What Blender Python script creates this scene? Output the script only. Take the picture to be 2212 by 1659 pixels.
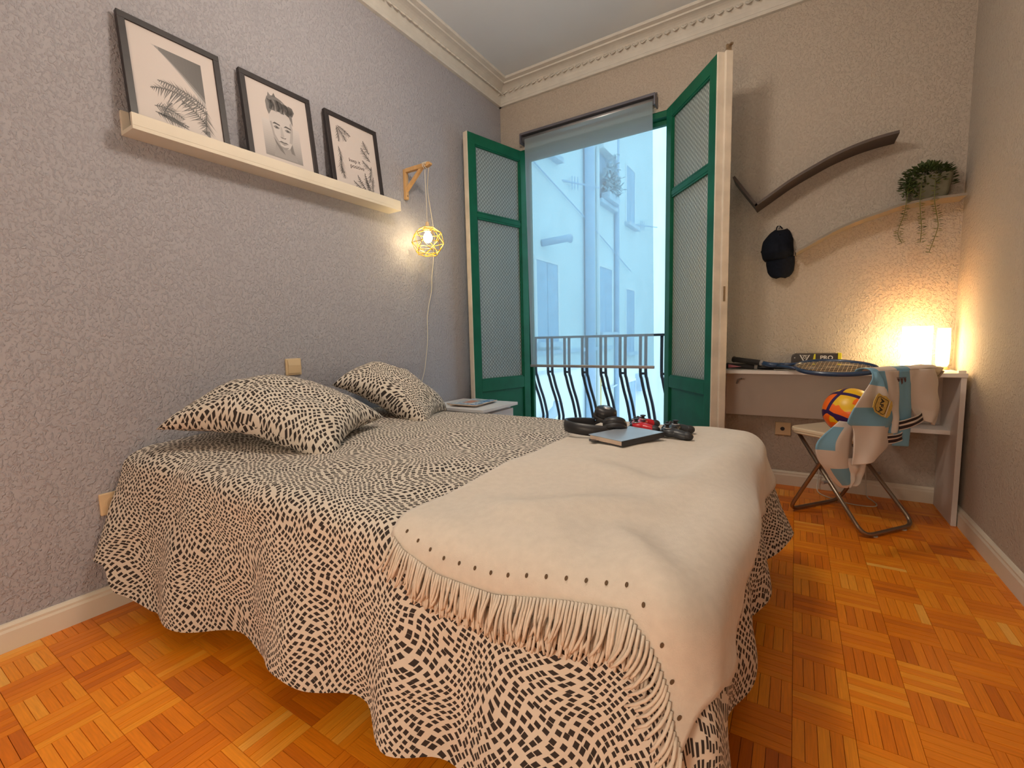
import bpy, bmesh, math, random
import numpy as np
from mathutils import Vector, Matrix, noise as mnoise

random.seed(7)
PI = math.pi
for o in list(bpy.data.objects):
    bpy.data.objects.remove(o, do_unlink=True)
SC = bpy.context.scene
COL = SC.collection

# ------------------------------------------------------------------ camera
cam_d = bpy.data.cameras.new('camera')
cam = bpy.data.objects.new('camera', cam_d)
COL.objects.link(cam)
cam_d.sensor_fit = 'HORIZONTAL'
cam_d.sensor_width = 36.0
cam_d.lens = 972.1 * 36.0 / 2212.0
cam_d.clip_start = 0.02
cam_d.clip_end = 200
_r = Vector((0.84731876, 0.53058166, -0.02310915))
_u = Vector((-0.03249488, 0.09522643, 0.99492513))
_f = Vector((-0.53008962, 0.84226779, -0.09792833))
CAMP = Vector((2.0942, -3.2429, 0.9459))
cam.matrix_world = Matrix(((_r.x, _u.x, -_f.x, CAMP.x), (_r.y, _u.y, -_f.y, CAMP.y),
                           (_r.z, _u.z, -_f.z, CAMP.z), (0, 0, 0, 1)))
SC.camera = cam

# ------------------------------------------------------------------ world, exposure
wld = bpy.data.worlds.new('overcast_sky')
SC.world = wld
wld.use_nodes = True
wb = wld.node_tree.nodes['Background']
wb.inputs['Color'].default_value = (0.66, 0.88, 1.0, 1)
wb.inputs['Strength'].default_value = 1.2
SC.view_settings.view_transform = 'Standard'
SC.view_settings.look = 'None'
SC.view_settings.gamma = 1.0
SC.view_settings.use_curve_mapping = False
SC.view_settings.exposure = 0.66
CEIL_LAMP = 44.0
DESK_LAMP = 13.0
BULB = 70.0

# ------------------------------------------------------------------ mesh helpers
class MB:
    def __init__(s):
        s.v = []; s.f = []; s.uv = []; s.fc = []; s.hasuv = False; s.hascol = False
    def add(s, verts, faces, uvs=None, col=None):
        n = len(s.v)
        s.v += [tuple(float(c) for c in p) for p in verts]
        s.uv += [tuple(q) for q in uvs] if uvs is not None else [(0.0, 0.0)] * len(verts)
        if uvs is not None: s.hasuv = True
        for k, f in enumerate(faces):
            s.f.append(tuple(i + n for i in f))
            if col is None: s.fc.append((1, 1, 1))
            else:
                s.hascol = True
                s.fc.append(col[k] if isinstance(col, list) else col)
        return s
    def box(s, lo, hi, col=None):
        x0, y0, z0 = lo; x1, y1, z1 = hi
        vs = [(x0, y0, z0), (x1, y0, z0), (x1, y1, z0), (x0, y1, z0), (x0, y0, z1), (x1, y0, z1), (x1, y1, z1), (x0, y1, z1)]
        return s.add(vs, [(0, 3, 2, 1), (4, 5, 6, 7), (0, 1, 5, 4), (1, 2, 6, 5), (2, 3, 7, 6), (3, 0, 4, 7)], col=col)
    def prism(s, poly, z0, z1, M=None, col=None):
        n = len(poly)
        vs = [(x, y, z0) for x, y in poly] + [(x, y, z1) for x, y in poly]
        fs = [tuple(range(n - 1, -1, -1)), tuple(range(n, 2 * n))] + [(i, (i + 1) % n, n + (i + 1) % n, n + i) for i in range(n)]
        if M is not None: vs = [M @ Vector(v) for v in vs]
        return s.add(vs, fs, col=col)
    def poly(s, pts, col=None):
        return s.add(pts, [tuple(range(len(pts)))], col=col)
    def tube(s, pts, r, n=8, closed=False, col=None):
        P = [Vector(p) for p in pts]; m = len(P)
        rs = r if isinstance(r, (list, tuple)) else [r] * m
        T = []
        for i in range(m):
            if closed: t = P[(i + 1) % m] - P[i - 1]
            else: t = P[min(i + 1, m - 1)] - P[max(i - 1, 0)]
            T.append(t.normalized())
        a = Vector((0, 0, 1)) if abs(T[0].z) < .9 else Vector((1, 0, 0))
        N = (a - T[0] * a.dot(T[0])).normalized()
        vs = []
        for i in range(m):
            N = (N - T[i] * N.dot(T[i]))
            if N.length < 1e-6: N = T[i].orthogonal()
            N.normalize(); B = T[i].cross(N)
            for k in range(n):
                t = 2 * PI * k / n
                vs.append(P[i] + (N * math.cos(t) + B * math.sin(t)) * rs[i])
        fs = []
        for i in range(m if closed else m - 1):
            for k in range(n):
                j = (i + 1) % m
                fs.append((i * n + k, i * n + (k + 1) % n, j * n + (k + 1) % n, j * n + k))
        if not closed:
            fs.append(tuple(range(n - 1, -1, -1))); fs.append(tuple(range((m - 1) * n, m * n)))
        return s.add(vs, fs, col=col)
    def lathe(s, prof, n=24, M=None, col=None):
        vs = []
        for rr, z in prof:
            for k in range(n):
                t = 2 * PI * k / n
                vs.append(Vector((rr * math.cos(t), rr * math.sin(t), z)))
        if M is not None: vs = [M @ v for v in vs]
        fs = []
        for i in range(len(prof) - 1):
            for k in range(n):
                fs.append((i * n + k, i * n + (k + 1) % n, (i + 1) * n + (k + 1) % n, (i + 1) * n + k))
        if prof[0][0] > 1e-6: fs.append(tuple(range(n - 1, -1, -1)))
        if prof[-1][0] > 1e-6: fs.append(tuple(range((len(prof) - 1) * n, len(prof) * n)))
        return s.add(vs, fs, col=col)
    def ball(s, c, r, nu=20, nv=12, M=None):
        rx, ry, rz = r if isinstance(r, (tuple, list)) else (r, r, r)
        prof = [(math.sin(PI * i / nv), -math.cos(PI * i / nv)) for i in range(nv + 1)]
        Mx = Matrix.Translation(Vector(c)) @ (M if M is not None else Matrix()) @ Matrix.Diagonal((rx, ry, rz, 1))
        prof[0] = (1e-4, -1); prof[-1] = (1e-4, 1)
        return s.lathe(prof, nu, Mx)
    def grid(s, P, UV=None, col=None, closed_u=False):
        nu = len(P); nv = len(P[0])
        vs = [P[i][j] for i in range(nu) for j in range(nv)]
        uv = [UV[i][j] for i in range(nu) for j in range(nv)] if UV is not None else None
        fs = []; cs = []
        for i in range(nu if closed_u else nu - 1):
            for j in range(nv - 1):
                k = (i + 1) % nu
                fs.append((i * nv + j, k * nv + j, k * nv + j + 1, i * nv + j + 1))
                if callable(col): cs.append(col((i + .5) / (nu - 1), (j + .5) / (nv - 1)))
        return s.add(vs, fs, uv, cs if callable(col) else col)
    def xf(s, M):
        s.v = [tuple(M @ Vector(p)) for p in s.v]
        return s

def tag(o, label=None, cat=None, group=None, kind=None):
    if label: o['label'] = label
    if cat: o['category'] = cat
    if group: o['group'] = group
    if kind: o['kind'] = kind
    return o

def root_of(o):
    while o.parent is not None: o = o.parent
    return o

def mesh_from(mb, name, base=(0, 0, 0), weld=0.0):
    me = bpy.data.meshes.new(name)
    b = Vector(base)
    me.from_pydata([tuple(Vector(v) - b) for v in mb.v], [], mb.f)
    if mb.hasuv:
        ul = me.uv_layers.new(name='UVMap')
        li = np.empty(len(me.loops), dtype=np.int32); me.loops.foreach_get('vertex_index', li)
        uv = np.array(mb.uv, dtype=np.float32)[li]
        ul.data.foreach_set('uv', uv.ravel())
    if mb.hascol:
        ca = me.color_attributes.new('Col', 'FLOAT_COLOR', 'CORNER')
        arr = np.ones((len(me.loops), 4), dtype=np.float32)
        k = 0
        for p, c in zip(me.polygons, mb.fc):
            arr[p.loop_start:p.loop_start + p.loop_total, :3] = c
        ca.data.foreach_set('color', arr.ravel())
    if weld > 0:
        bm = bmesh.new(); bm.from_mesh(me)
        bmesh.ops.remove_doubles(bm, verts=bm.verts, dist=weld)
        bmesh.ops.recalc_face_normals(bm, faces=bm.faces)
        bm.to_mesh(me); bm.free()
    return me

def obj(name, mb, mat, parent=None, smooth=False, bevel=0.0, base=None, solid=0.0, weld=0.0, subsurf=0, fix=True):
    """one mesh object from world-space geometry; parented to a thing if given"""
    if parent is not None:
        base = tuple(root_of(parent).location)
    elif base is None:
        a = np.array(mb.v); lo = a.min(0); hi = a.max(0)
        base = ((lo[0] + hi[0]) / 2, (lo[1] + hi[1]) / 2, lo[2])
    me = mesh_from(mb, name, base, weld)
    if fix and weld == 0:
        bm = bmesh.new(); bm.from_mesh(me)
        bmesh.ops.recalc_face_normals(bm, faces=bm.faces)
        bm.to_mesh(me); bm.free()
    if smooth:
        me.polygons.foreach_set('use_smooth', [True] * len(me.polygons))
    o = bpy.data.objects.new(name, me)
    COL.objects.link(o)
    me.materials.append(mat)
    if parent is not None: o.parent = parent
    else: o.location = base
    if solid:
        m = o.modifiers.new('thickness', 'SOLIDIFY'); m.thickness = solid; m.offset = 0
    if bevel:
        m = o.modifiers.new('bevel', 'BEVEL'); m.width = bevel; m.segments = 2; m.limit_method = 'ANGLE'; m.angle_limit = math.radians(40)
    if subsurf:
        m = o.modifiers.new('sub', 'SUBSURF'); m.levels = subsurf; m.render_levels = subsurf
    return o

def thing(name, loc, label, cat, group=None):
    o = bpy.data.objects.new(name, None)
    COL.objects.link(o); o.location = loc; o.empty_display_size = .1
    return tag(o, label, cat, group)

def struct(name, mb, mat, **k):
    return tag(obj(name, mb, mat, **k), kind='structure')

def bx(lo, hi): return MB().box(lo, hi)

def frame_matrix(o, u, v):
    u = Vector(u).normalized(); v = Vector(v); n = u.cross(v).normalized(); v = n.cross(u)
    o = Vector(o)
    return Matrix(((u.x, v.x, n.x, o.x), (u.y, v.y, n.y, o.y), (u.z, v.z, n.z, o.z), (0, 0, 0, 1)))

def text_mb(body, size, M, extrude=0.0004, align='CENTER', bold=0.0, col=None, space=1.0):
    cu = bpy.data.curves.new('t', 'FONT'); cu.body = body; cu.size = size; cu.align_x = align; cu.align_y = 'CENTER'
    cu.extrude = extrude; cu.offset = bold; cu.resolution_u = 3; cu.space_character = space
    o = bpy.data.objects.new('t', cu); COL.objects.link(o)
    dg = bpy.context.evaluated_depsgraph_get()
    me = bpy.data.meshes.new_from_object(o.evaluated_get(dg))
    mb = MB(); mb.add([M @ v.co for v in me.vertices], [tuple(p.vertices) for p in me.polygons], col=col)
    bpy.data.objects.remove(o, do_unlink=True); bpy.data.curves.remove(cu); bpy.data.meshes.remove(me)
    return mb

def catmull(pts, n=8, closed=False):
    P = [Vector(p) for p in pts]; out = []
    m = len(P)
    rng = range(m if closed else m - 1)
    for i in rng:
        if closed: p0, p1, p2, p3 = P[i - 1], P[i], P[(i + 1) % m], P[(i + 2) % m]
        else: p0, p1, p2, p3 = P[max(i - 1, 0)], P[i], P[i + 1], P[min(i + 2, m - 1)]
        for k in range(n):
            t = k / n
            out.append(.5 * ((2 * p1) + (p2 - p0) * t + (2 * p0 - 5 * p1 + 4 * p2 - p3) * t * t + (3 * p1 - p0 - 3 * p2 + p3) * t ** 3))
    if not closed: out.append(P[-1])
    return out

def nz(x, y, z=0.0): return mnoise.noise(Vector((x, y, z)))

def lerp(a, b, t): return a + (b - a) * t
def interp(x, xs, ys): return float(np.interp(x, xs, ys))

# ------------------------------------------------------------------ materials
def nodes_of(m):
    m.use_nodes = True
    nt = m.node_tree
    return nt, nt.nodes, nt.links, nt.nodes['Principled BSDF']

def rgb(c): return (c[0], c[1], c[2], 1)

def mk(name, col, rough=.5, metal=0.0, var=.06, vscale=12.0, bump=0.0, bscale=150.0, bdist=.002, spec=.5, emit=0.0, coat=0.0, sheen=0.0, coords='Object', stretch=None):
    m = bpy.data.materials.new(name)
    nt, N, L, P = nodes_of(m)
    tc = N.new('ShaderNodeTexCoord')
    src = tc.outputs[coords]
    if stretch:
        mp = N.new('ShaderNodeMapping'); mp.inputs['Scale'].default_value = stretch
        L.new(src, mp.inputs['Vector']); src = mp.outputs['Vector']
    no = N.new('ShaderNodeTexNoise'); no.inputs['Scale'].default_value = vscale; no.inputs['Detail'].default_value = 3
    L.new(src, no.inputs['Vector'])
    mr = N.new('ShaderNodeMapRange'); mr.inputs['From Min'].default_value = .3; mr.inputs['From Max'].default_value = .7
    mr.inputs['To Min'].default_value = 1 - var; mr.inputs['To Max'].default_value = 1 + var
    L.new(no.outputs['Fac'], mr.inputs['Value'])
    mx = N.new('ShaderNodeVectorMath'); mx.operation = 'SCALE'
    mx.inputs[0].default_value = col[:3]
    L.new(mr.outputs['Result'], mx.inputs['Scale'])
    L.new(mx.outputs['Vector'], P.inputs['Base Color'])
    P.inputs['Roughness'].default_value = rough
    P.inputs['Metallic'].default_value = metal
    P.inputs['Specular IOR Level'].default_value = spec
    P.inputs['Coat Weight'].default_value = coat
    P.inputs['Sheen Weight'].default_value = sheen
    if emit:
        P.inputs['Emission Color'].default_value = rgb(col); P.inputs['Emission Strength'].default_value = emit
    if bump:
        nb = N.new('ShaderNodeTexNoise'); nb.inputs['Scale'].default_value = bscale; nb.inputs['Detail'].default_value = 2
        L.new(src, nb.inputs['Vector'])
        b = N.new('ShaderNodeBump'); b.inputs['Strength'].default_value = bump; b.inputs['Distance'].default_value = bdist
        L.new(nb.outputs['Fac'], b.inputs['Height']); L.new(b.outputs['Normal'], P.inputs['Normal'])
    return m

def plaster(name, col, scale=60.0, strength=.5, dist=.006, rough=.85):
    """spattered gotele plaster: drops with flat ground between them"""
    m = bpy.data.materials.new(name)
    nt, N, L, P = nodes_of(m)
    tc = N.new('ShaderNodeTexCoord')
    no = N.new('ShaderNodeTexNoise'); no.inputs['Scale'].default_value = scale; no.inputs['Detail'].default_value = 2.5; no.inputs['Roughness'].default_value = .55
    no.inputs['Distortion'].default_value = .6
    mp = N.new('ShaderNodeMapping'); mp.inputs['Scale'].default_value = (1, 1, .75); mp.inputs['Rotation'].default_value = (.5, .5, .3)
    L.new(tc.outputs['Object'], mp.inputs['Vector']); L.new(mp.outputs['Vector'], no.inputs['Vector'])
    mr = N.new('ShaderNodeMapRange'); mr.interpolation_type = 'SMOOTHSTEP'
    mr.inputs['From Min'].default_value = .45; mr.inputs['From Max'].default_value = .72
    L.new(no.outputs['Fac'], mr.inputs['Value'])
    b = N.new('ShaderNodeBump'); b.inputs['Strength'].default_value = strength; b.inputs['Distance'].default_value = dist
    L.new(mr.outputs['Result'], b.inputs['Height']); L.new(b.outputs['Normal'], P.inputs['Normal'])
    n2 = N.new('ShaderNodeTexNoise'); n2.inputs['Scale'].default_value = 1.7; n2.inputs['Detail'].default_value = 4
    L.new(tc.outputs['Object'], n2.inputs['Vector'])
    m2 = N.new('ShaderNodeMapRange'); m2.inputs['To Min'].default_value = .95; m2.inputs['To Max'].default_value = 1.05
    L.new(n2.outputs['Fac'], m2.inputs['Value'])
    sc = N.new('ShaderNodeVectorMath'); sc.operation = 'SCALE'; sc.inputs[0].default_value = col
    L.new(m2.outputs['Result'], sc.inputs['Scale']); L.new(sc.outputs['Vector'], P.inputs['Base Color'])
    P.inputs['Roughness'].default_value = rough; P.inputs['Specular IOR Level'].default_value = .25
    return m

def attr_mat(name, rough=.8, bump=.15, bscale=400, bdist=.001, mul=1.0):
    m = bpy.data.materials.new(name)
    nt, N, L, P = nodes_of(m)
    at = N.new('ShaderNodeAttribute'); at.attribute_name = 'Col'
    tc = N.new('ShaderNodeTexCoord')
    no = N.new('ShaderNodeTexNoise'); no.inputs['Scale'].default_value = bscale
    L.new(tc.outputs['Object'], no.inputs['Vector'])
    b = N.new('ShaderNodeBump'); b.inputs['Strength'].default_value = bump; b.inputs['Distance'].default_value = bdist
    L.new(no.outputs['Fac'], b.inputs['Height']); L.new(b.outputs['Normal'], P.inputs['Normal'])
    L.new(at.outputs['Color'], P.inputs['Base Color'])
    P.inputs['Roughness'].default_value = rough
    return m

def pattern_cloth():
    """cream cotton printed with dark little lozenges that flow in swirls"""
    m = bpy.data.materials.new('lozenge_print_cotton')
    nt, N, L, P = nodes_of(m)
    uv = N.new('ShaderNodeUVMap'); uv.uv_map = 'UVMap'
    def noise2(scale, off):
        mp = N.new('ShaderNodeMapping'); mp.inputs['Location'].default_value = off
        L.new(uv.outputs['UV'], mp.inputs['Vector'])
        n = N.new('ShaderNodeTexNoise'); n.noise_dimensions = '2D'; n.inputs['Scale'].default_value = scale; n.inputs['Detail'].default_value = 1.0; n.inputs['Roughness'].default_value = .4
        L.new(mp.outputs['Vector'], n.inputs['Vector'])
        return n
    n1 = noise2(5.0, (3.1, 7.7, 0)); n2 = noise2(5.0, (-5.3, 1.9, 0))
    cb = N.new('ShaderNodeCombineXYZ')
    for nn, ax in ((n1, 'X'), (n2, 'Y')):
        a = N.new('ShaderNodeMath'); a.operation = 'SUBTRACT'; a.inputs[1].default_value = .5
        L.new(nn.outputs['Fac'], a.inputs[0]); L.new(a.outputs[0], cb.inputs[ax])
    sc = N.new('ShaderNodeVectorMath'); sc.operation = 'SCALE'; sc.inputs['Scale'].default_value = .105
    L.new(cb.outputs[0], sc.inputs[0])
    ad = N.new('ShaderNodeVectorMath'); ad.operation = 'ADD'
    L.new(uv.outputs['UV'], ad.inputs[0]); L.new(sc.outputs['Vector'], ad.inputs[1])
    vo = N.new('ShaderNodeTexVoronoi'); vo.voronoi_dimensions = '2D'; vo.distance = 'CHEBYCHEV'; vo.inputs['Scale'].default_value = 66.0
    vo.inputs['Randomness'].default_value = .42
    mp = N.new('ShaderNodeMapping'); mp.inputs['Rotation'].default_value = (0, 0, .6); mp.inputs['Scale'].default_value = (1.0, 1.12, 1)
    L.new(ad.outputs['Vector'], mp.inputs['Vector']); L.new(mp.outputs['Vector'], vo.inputs['Vector'])
    mr = N.new('ShaderNodeMapRange'); mr.interpolation_type = 'SMOOTHSTEP'
    mr.inputs['From Min'].default_value = .285; mr.inputs['From Max'].default_value = .33
    L.new(vo.outputs['Distance'], mr.inputs['Value'])
    mx = N.new('ShaderNodeMix'); mx.data_type = 'RGBA'
    mx.inputs['A'].default_value = (.040, .032, .030, 1); mx.inputs['B'].default_value = (.62, .56, .49, 1)
    L.new(mr.outputs['Result'], mx.inputs['Factor']); L.new(mx.outputs['Result'], P.inputs['Base Color'])
    P.inputs['Roughness'].default_value = .9; P.inputs['Specular IOR Level'].default_value = .15
    tc = N.new('ShaderNodeTexCoord')
    nb = N.new('ShaderNodeTexNoise'); nb.inputs['Scale'].default_value = 22; nb.inputs['Detail'].default_value = 3
    L.new(tc.outputs['Object'], nb.inputs['Vector'])
    b = N.new('ShaderNodeBump'); b.inputs['Strength'].default_value = .35; b.inputs['Distance'].default_value = .01
    L.new(nb.outputs['Fac'], b.inputs['Height']); L.new(b.outputs['Normal'], P.inputs['Normal'])
    return m

def wood_strip():
    m = bpy.data.materials.new('oiled_parquet_oak')
    nt, N, L, P = nodes_of(m)
    oi = N.new('ShaderNodeObjectInfo'); ge = N.new('ShaderNodeNewGeometry')
    a = N.new('ShaderNodeMath'); a.operation = 'ADD'
    L.new(oi.outputs['Random'], a.inputs[0]); L.new(ge.outputs['Random Per Island'], a.inputs[1])
    fr = N.new('ShaderNodeMath'); fr.operation = 'FRACT'; L.new(a.outputs[0], fr.inputs[0])
    ps = N.new('ShaderNodeVectorMath'); ps.operation = 'SUBTRACT'; ps.inputs[1].default_value = (2.118, -1.254, 0)
    L.new(ge.outputs['Position'], ps.inputs[0])
    pd = N.new('ShaderNodeVectorMath'); pd.operation = 'SCALE'; pd.inputs['Scale'].default_value = 1 / .1265
    L.new(ps.outputs['Vector'], pd.inputs[0])
    pf = N.new('ShaderNodeVectorMath'); pf.operation = 'FLOOR'; L.new(pd.outputs['Vector'], pf.inputs[0])
    wn = N.new('ShaderNodeTexWhiteNoise'); wn.noise_dimensions = '2D'; L.new(pf.outputs['Vector'], wn.inputs['Vector'])
    tone = N.new('ShaderNodeMix'); tone.data_type = 'FLOAT'; tone.inputs['Factor'].default_value = .42
    L.new(wn.outputs['Value'], tone.inputs['A']); L.new(fr.outputs[0], tone.inputs['B'])
    uv = N.new('ShaderNodeUVMap'); uv.uv_map = 'UVMap'
    ofs = N.new('ShaderNodeCombineXYZ')
    ms = N.new('ShaderNodeMath'); ms.operation = 'MULTIPLY'; ms.inputs[1].default_value = 37.0
    L.new(fr.outputs[0], ms.inputs[0]); L.new(ms.outputs[0], ofs.inputs['X']); L.new(ms.outputs[0], ofs.inputs['Y'])
    ad = N.new('ShaderNodeVectorMath'); ad.operation = 'ADD'
    L.new(uv.outputs['UV'], ad.inputs[0]); L.new(ofs.outputs[0], ad.inputs[1])
    mp = N.new('ShaderNodeMapping'); mp.inputs['Scale'].default_value = (14, 240, 1)
    L.new(ad.outputs['Vector'], mp.inputs['Vector'])
    no = N.new('ShaderNodeTexNoise'); no.noise_dimensions = '2D'; no.inputs['Scale'].default_value = 1; no.inputs['Detail'].default_value = 4
    L.new(mp.outputs['Vector'], no.inputs['Vector'])
    cr = N.new('ShaderNodeValToRGB')
    e = cr.color_ramp.elements
    e[0].position = 0; e[0].color = (.50, .110, .005, 1)
    e[1].position = 1; e[1].color = (.90, .46, .085, 1)
    for pos, c in ((.3, (.70, .180, .005, 1)), (.6, (.80, .235, .008, 1)), (.85, (.86, .31, .018, 1))):
        k = cr.color_ramp.elements.new(pos); k.color = c
    L.new(tone.outputs['Result'], cr.inputs['Fac'])
    mr = N.new('ShaderNodeMapRange'); mr.inputs['To Min'].default_value = .80; mr.inputs['To Max'].default_value = 1.2
    L.new(no.outputs['Fac'], mr.inputs['Value'])
    sc = N.new('ShaderNodeVectorMath'); sc.operation = 'SCALE'
    L.new(cr.outputs['Color'], sc.inputs[0]); L.new(mr.outputs['Result'], sc.inputs['Scale'])
    L.new(sc.outputs['Vector'], P.inputs['Base Color'])
    P.inputs['Roughness'].default_value = .33; P.inputs['Specular IOR Level'].default_value = .45
    b = N.new('ShaderNodeBump'); b.inputs['Strength'].default_value = .12; b.inputs['Distance'].default_value = .001
    L.new(no.outputs['Fac'], b.inputs['Height']); L.new(b.outputs['Normal'], P.inputs['Normal'])
    return m

def pane_glass():
    """pressed diamond-pattern cathedral glass"""
    m = bpy.data.materials.new('pressed_pattern_glass')
    nt, N, L, P = nodes_of(m)
    uv = N.new('ShaderNodeUVMap'); uv.uv_map = 'UVMap'
    mp = N.new('ShaderNodeMapping'); mp.inputs['Rotation'].default_value = (0, 0, PI / 4); mp.inputs['Scale'].default_value = (48, 48, 1)
    L.new(uv.outputs['UV'], mp.inputs['Vector'])
    vo = N.new('ShaderNodeTexVoronoi'); vo.voronoi_dimensions = '2D'; vo.inputs['Randomness'].default_value = 0.0; vo.inputs['Scale'].default_value = 1.0; vo.distance = 'MANHATTAN'
    L.new(mp.outputs['Vector'], vo.inputs['Vector'])
    b = N.new('ShaderNodeBump'); b.inputs['Strength'].default_value = 1.0; b.inputs['Distance'].default_value = .006; b.invert = True
    L.new(vo.outputs['Distance'], b.inputs['Height'])
    gr = N.new('ShaderNodeMapRange'); gr.inputs['From Max'].default_value = .75; gr.inputs['To Min'].default_value = 1.0; gr.inputs['To Max'].default_value = .42  # diamond relief's light and dark put into the base colour
    L.new(vo.outputs['Distance'], gr.inputs['Value'])
    gs = N.new('ShaderNodeVectorMath'); gs.operation = 'SCALE'; gs.inputs[0].default_value = (.80, .90, .92)
    L.new(gr.outputs['Result'], gs.inputs['Scale']); L.new(gs.outputs['Vector'], P.inputs['Base Color']); P.inputs['Roughness'].default_value = .22
    P.inputs['Specular IOR Level'].default_value = .9
    L.new(b.outputs['Normal'], P.inputs['Normal'])
    tl = N.new('ShaderNodeBsdfTranslucent'); tl.inputs['Color'].default_value = (.75, .87, .9, 1)
    L.new(b.outputs['Normal'], tl.inputs['Normal'])
    tr = N.new('ShaderNodeBsdfTransparent'); tr.inputs['Color'].default_value = (.8, .88, .9, 1)
    m1 = N.new('ShaderNodeMixShader'); m1.inputs['Fac'].default_value = .45
    L.new(P.outputs[0], m1.inputs[1]); L.new(tl.outputs[0], m1.inputs[2])
    m2 = N.new('ShaderNodeMixShader')
    rr = N.new('ShaderNodeMapRange'); rr.inputs['From Max'].default_value = .8; rr.inputs['To Min'].default_value = .18; rr.inputs['To Max'].default_value = .42
    L.new(vo.outputs['Distance'], rr.inputs['Value']); L.new(rr.outputs['Result'], m2.inputs['Fac'])
    L.new(m1.outputs[0], m2.inputs[1]); L.new(tr.outputs[0], m2.inputs[2])
    out = [n for n in N if n.type == 'OUTPUT_MATERIAL'][0]
    L.new(m2.outputs[0], out.inputs['Surface'])
    return m

def sheer_fabric():
    m = bpy.data.materials.new('sheer_roller_fabric')
    nt, N, L, P = nodes_of(m)
    tc = N.new('ShaderNodeTexCoord')
    wv = N.new('ShaderNodeTexNoise'); wv.inputs['Scale'].default_value = 900
    L.new(tc.outputs['Object'], wv.inputs['Vector'])
    tr = N.new('ShaderNodeBsdfTransparent'); tr.inputs['Color'].default_value = (.56, .80, .88, 1)
    tl = N.new('ShaderNodeBsdfTranslucent'); tl.inputs['Color'].default_value = (.34, .52, .64, 1)
    df = N.new('ShaderNodeBsdfDiffuse'); df.inputs['Color'].default_value = (.74, .78, .80, 1)
    a = N.new('ShaderNodeMixShader'); a.inputs['Fac'].default_value = .5
    L.new(tl.outputs[0], a.inputs[1]); L.new(df.outputs[0], a.inputs[2])
    mr = N.new('ShaderNodeMapRange'); mr.inputs['To Min'].default_value = .36; mr.inputs['To Max'].default_value = .48
    L.new(wv.outputs['Fac'], mr.inputs['Value'])
    b = N.new('ShaderNodeMixShader'); L.new(mr.outputs['Result'], b.inputs['Fac'])
    L.new(tr.outputs[0], b.inputs[1]); L.new(a.outputs[0], b.inputs[2])
    out = [n for n in N if n.type == 'OUTPUT_MATERIAL'][0]
    L.new(b.outputs[0], out.inputs['Surface'])
    return m

def ball_mat():
    m = bpy.data.materials.new('bright_football_print')
    nt, N, L, P = nodes_of(m)
    tc = N.new('ShaderNodeTexCoord')
    mp = N.new('ShaderNodeMapping'); mp.inputs['Rotation'].default_value = (.4, 1.1, .3)
    L.new(tc.outputs['Object'], mp.inputs['Vector'])
    v1 = N.new('ShaderNodeTexVoronoi'); v1.feature = 'DISTANCE_TO_EDGE'; v1.inputs['Scale'].default_value = 8.5; v1.inputs['Randomness'].default_value = .75
    v2 = N.new('ShaderNodeTexVoronoi'); v2.inputs['Scale'].default_value = 8.5; v2.inputs['Randomness'].default_value = .75
    n = N.new('ShaderNodeTexNoise'); n.inputs['Scale'].default_value = 9
    for k in (v1, v2, n): L.new(mp.outputs['Vector'], k.inputs['Vector'])
    cr = N.new('ShaderNodeValToRGB'); cr.color_ramp.interpolation = 'CONSTANT'
    e = cr.color_ramp.elements; e[0].color = (.95, .16, .01, 1); e[1].position = .5; e[1].color = (.85, .50, .01, 1)
    k = e.new(.66); k.color = (.95, .30, .01, 1)
    L.new(n.outputs['Fac'], cr.inputs['Fac'])
    lt = N.new('ShaderNodeMath'); lt.operation = 'LESS_THAN'; lt.inputs[1].default_value = .075
    L.new(v1.outputs['Distance'], lt.inputs[0])
    mx = N.new('ShaderNodeMix'); mx.data_type = 'RGBA'; mx.inputs['B'].default_value = (.035, .012, .09, 1)
    L.new(lt.outputs[0], mx.inputs['Factor']); L.new(cr.outputs['Color'], mx.inputs['A']); L.new(mx.outputs['Result'], P.inputs['Base Color'])
    P.inputs['Roughness'].default_value = .35
    return m

M_WALL_GREY = plaster('lavender_grey_gotele', (.375, .368, .405), 105, .66, .0055)
M_WALL_CREAM = plaster('cream_gotele', (.46, .40, .34), 105, .62, .0055)
M_WALL_BACK = plaster('cream_gotele_back', (.62, .58, .53), 62, .4, .005)
M_CEIL = mk('matt_white_ceiling', (.60, .65, .70), .9, var=.03, vscale=2, spec=.2)
M_TRIM = mk('painted_cream_trim', (.66, .60, .50), .55, var=.04, vscale=5, bump=.1, bscale=40, bdist=.002)
M_CROWN = mk('crown_plaster', (.60, .58, .54), .85, var=.05, vscale=14, bump=.25, bscale=45, bdist=.004, spec=.2)
M_GREEN = mk('old_green_gloss_paint', (.003, .100, .052), .5, var=.18, vscale=7, bump=.12, bscale=70, bdist=.002, spec=.25)
M_EDGE = mk('old_cream_gloss_paint', (.62, .55, .46), .5, var=.12, vscale=9, bump=.15, bscale=60)
M_GLASS = pane_glass()
M_WOODSTRIP = wood_strip()
M_SUBFLOOR = mk('dark_joint', (.22, .07, .012), .8)
M_CLOTH = pattern_cloth()
M_FLEECE = mk('cream_fleece', (.60, .54, .475), .95, var=.04, vscale=60, bump=.35, bscale=420, bdist=.0015, spec=.1, sheen=.25)
M_FRINGE = mk('cream_fringe_yarn', (.64, .57, .49), .95, var=.06, vscale=90, bump=.3, bscale=600, bdist=.001, spec=.1)
M_EYELET = mk('brown_stitch_hole', (.10, .06, .03), .9)
M_WHITE = mk('white_laminate', (.62, .57, .54), .42, var=.03, vscale=6)
M_WHITE_COOL = mk('white_foil_furniture', (.66, .66, .68), .4, var=.03, vscale=6)
M_BLACKFRAME = mk('black_stained_frame', (.022, .016, .017), .45, var=.2, vscale=30, bump=.1, bscale=200, bdist=.001)
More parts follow.
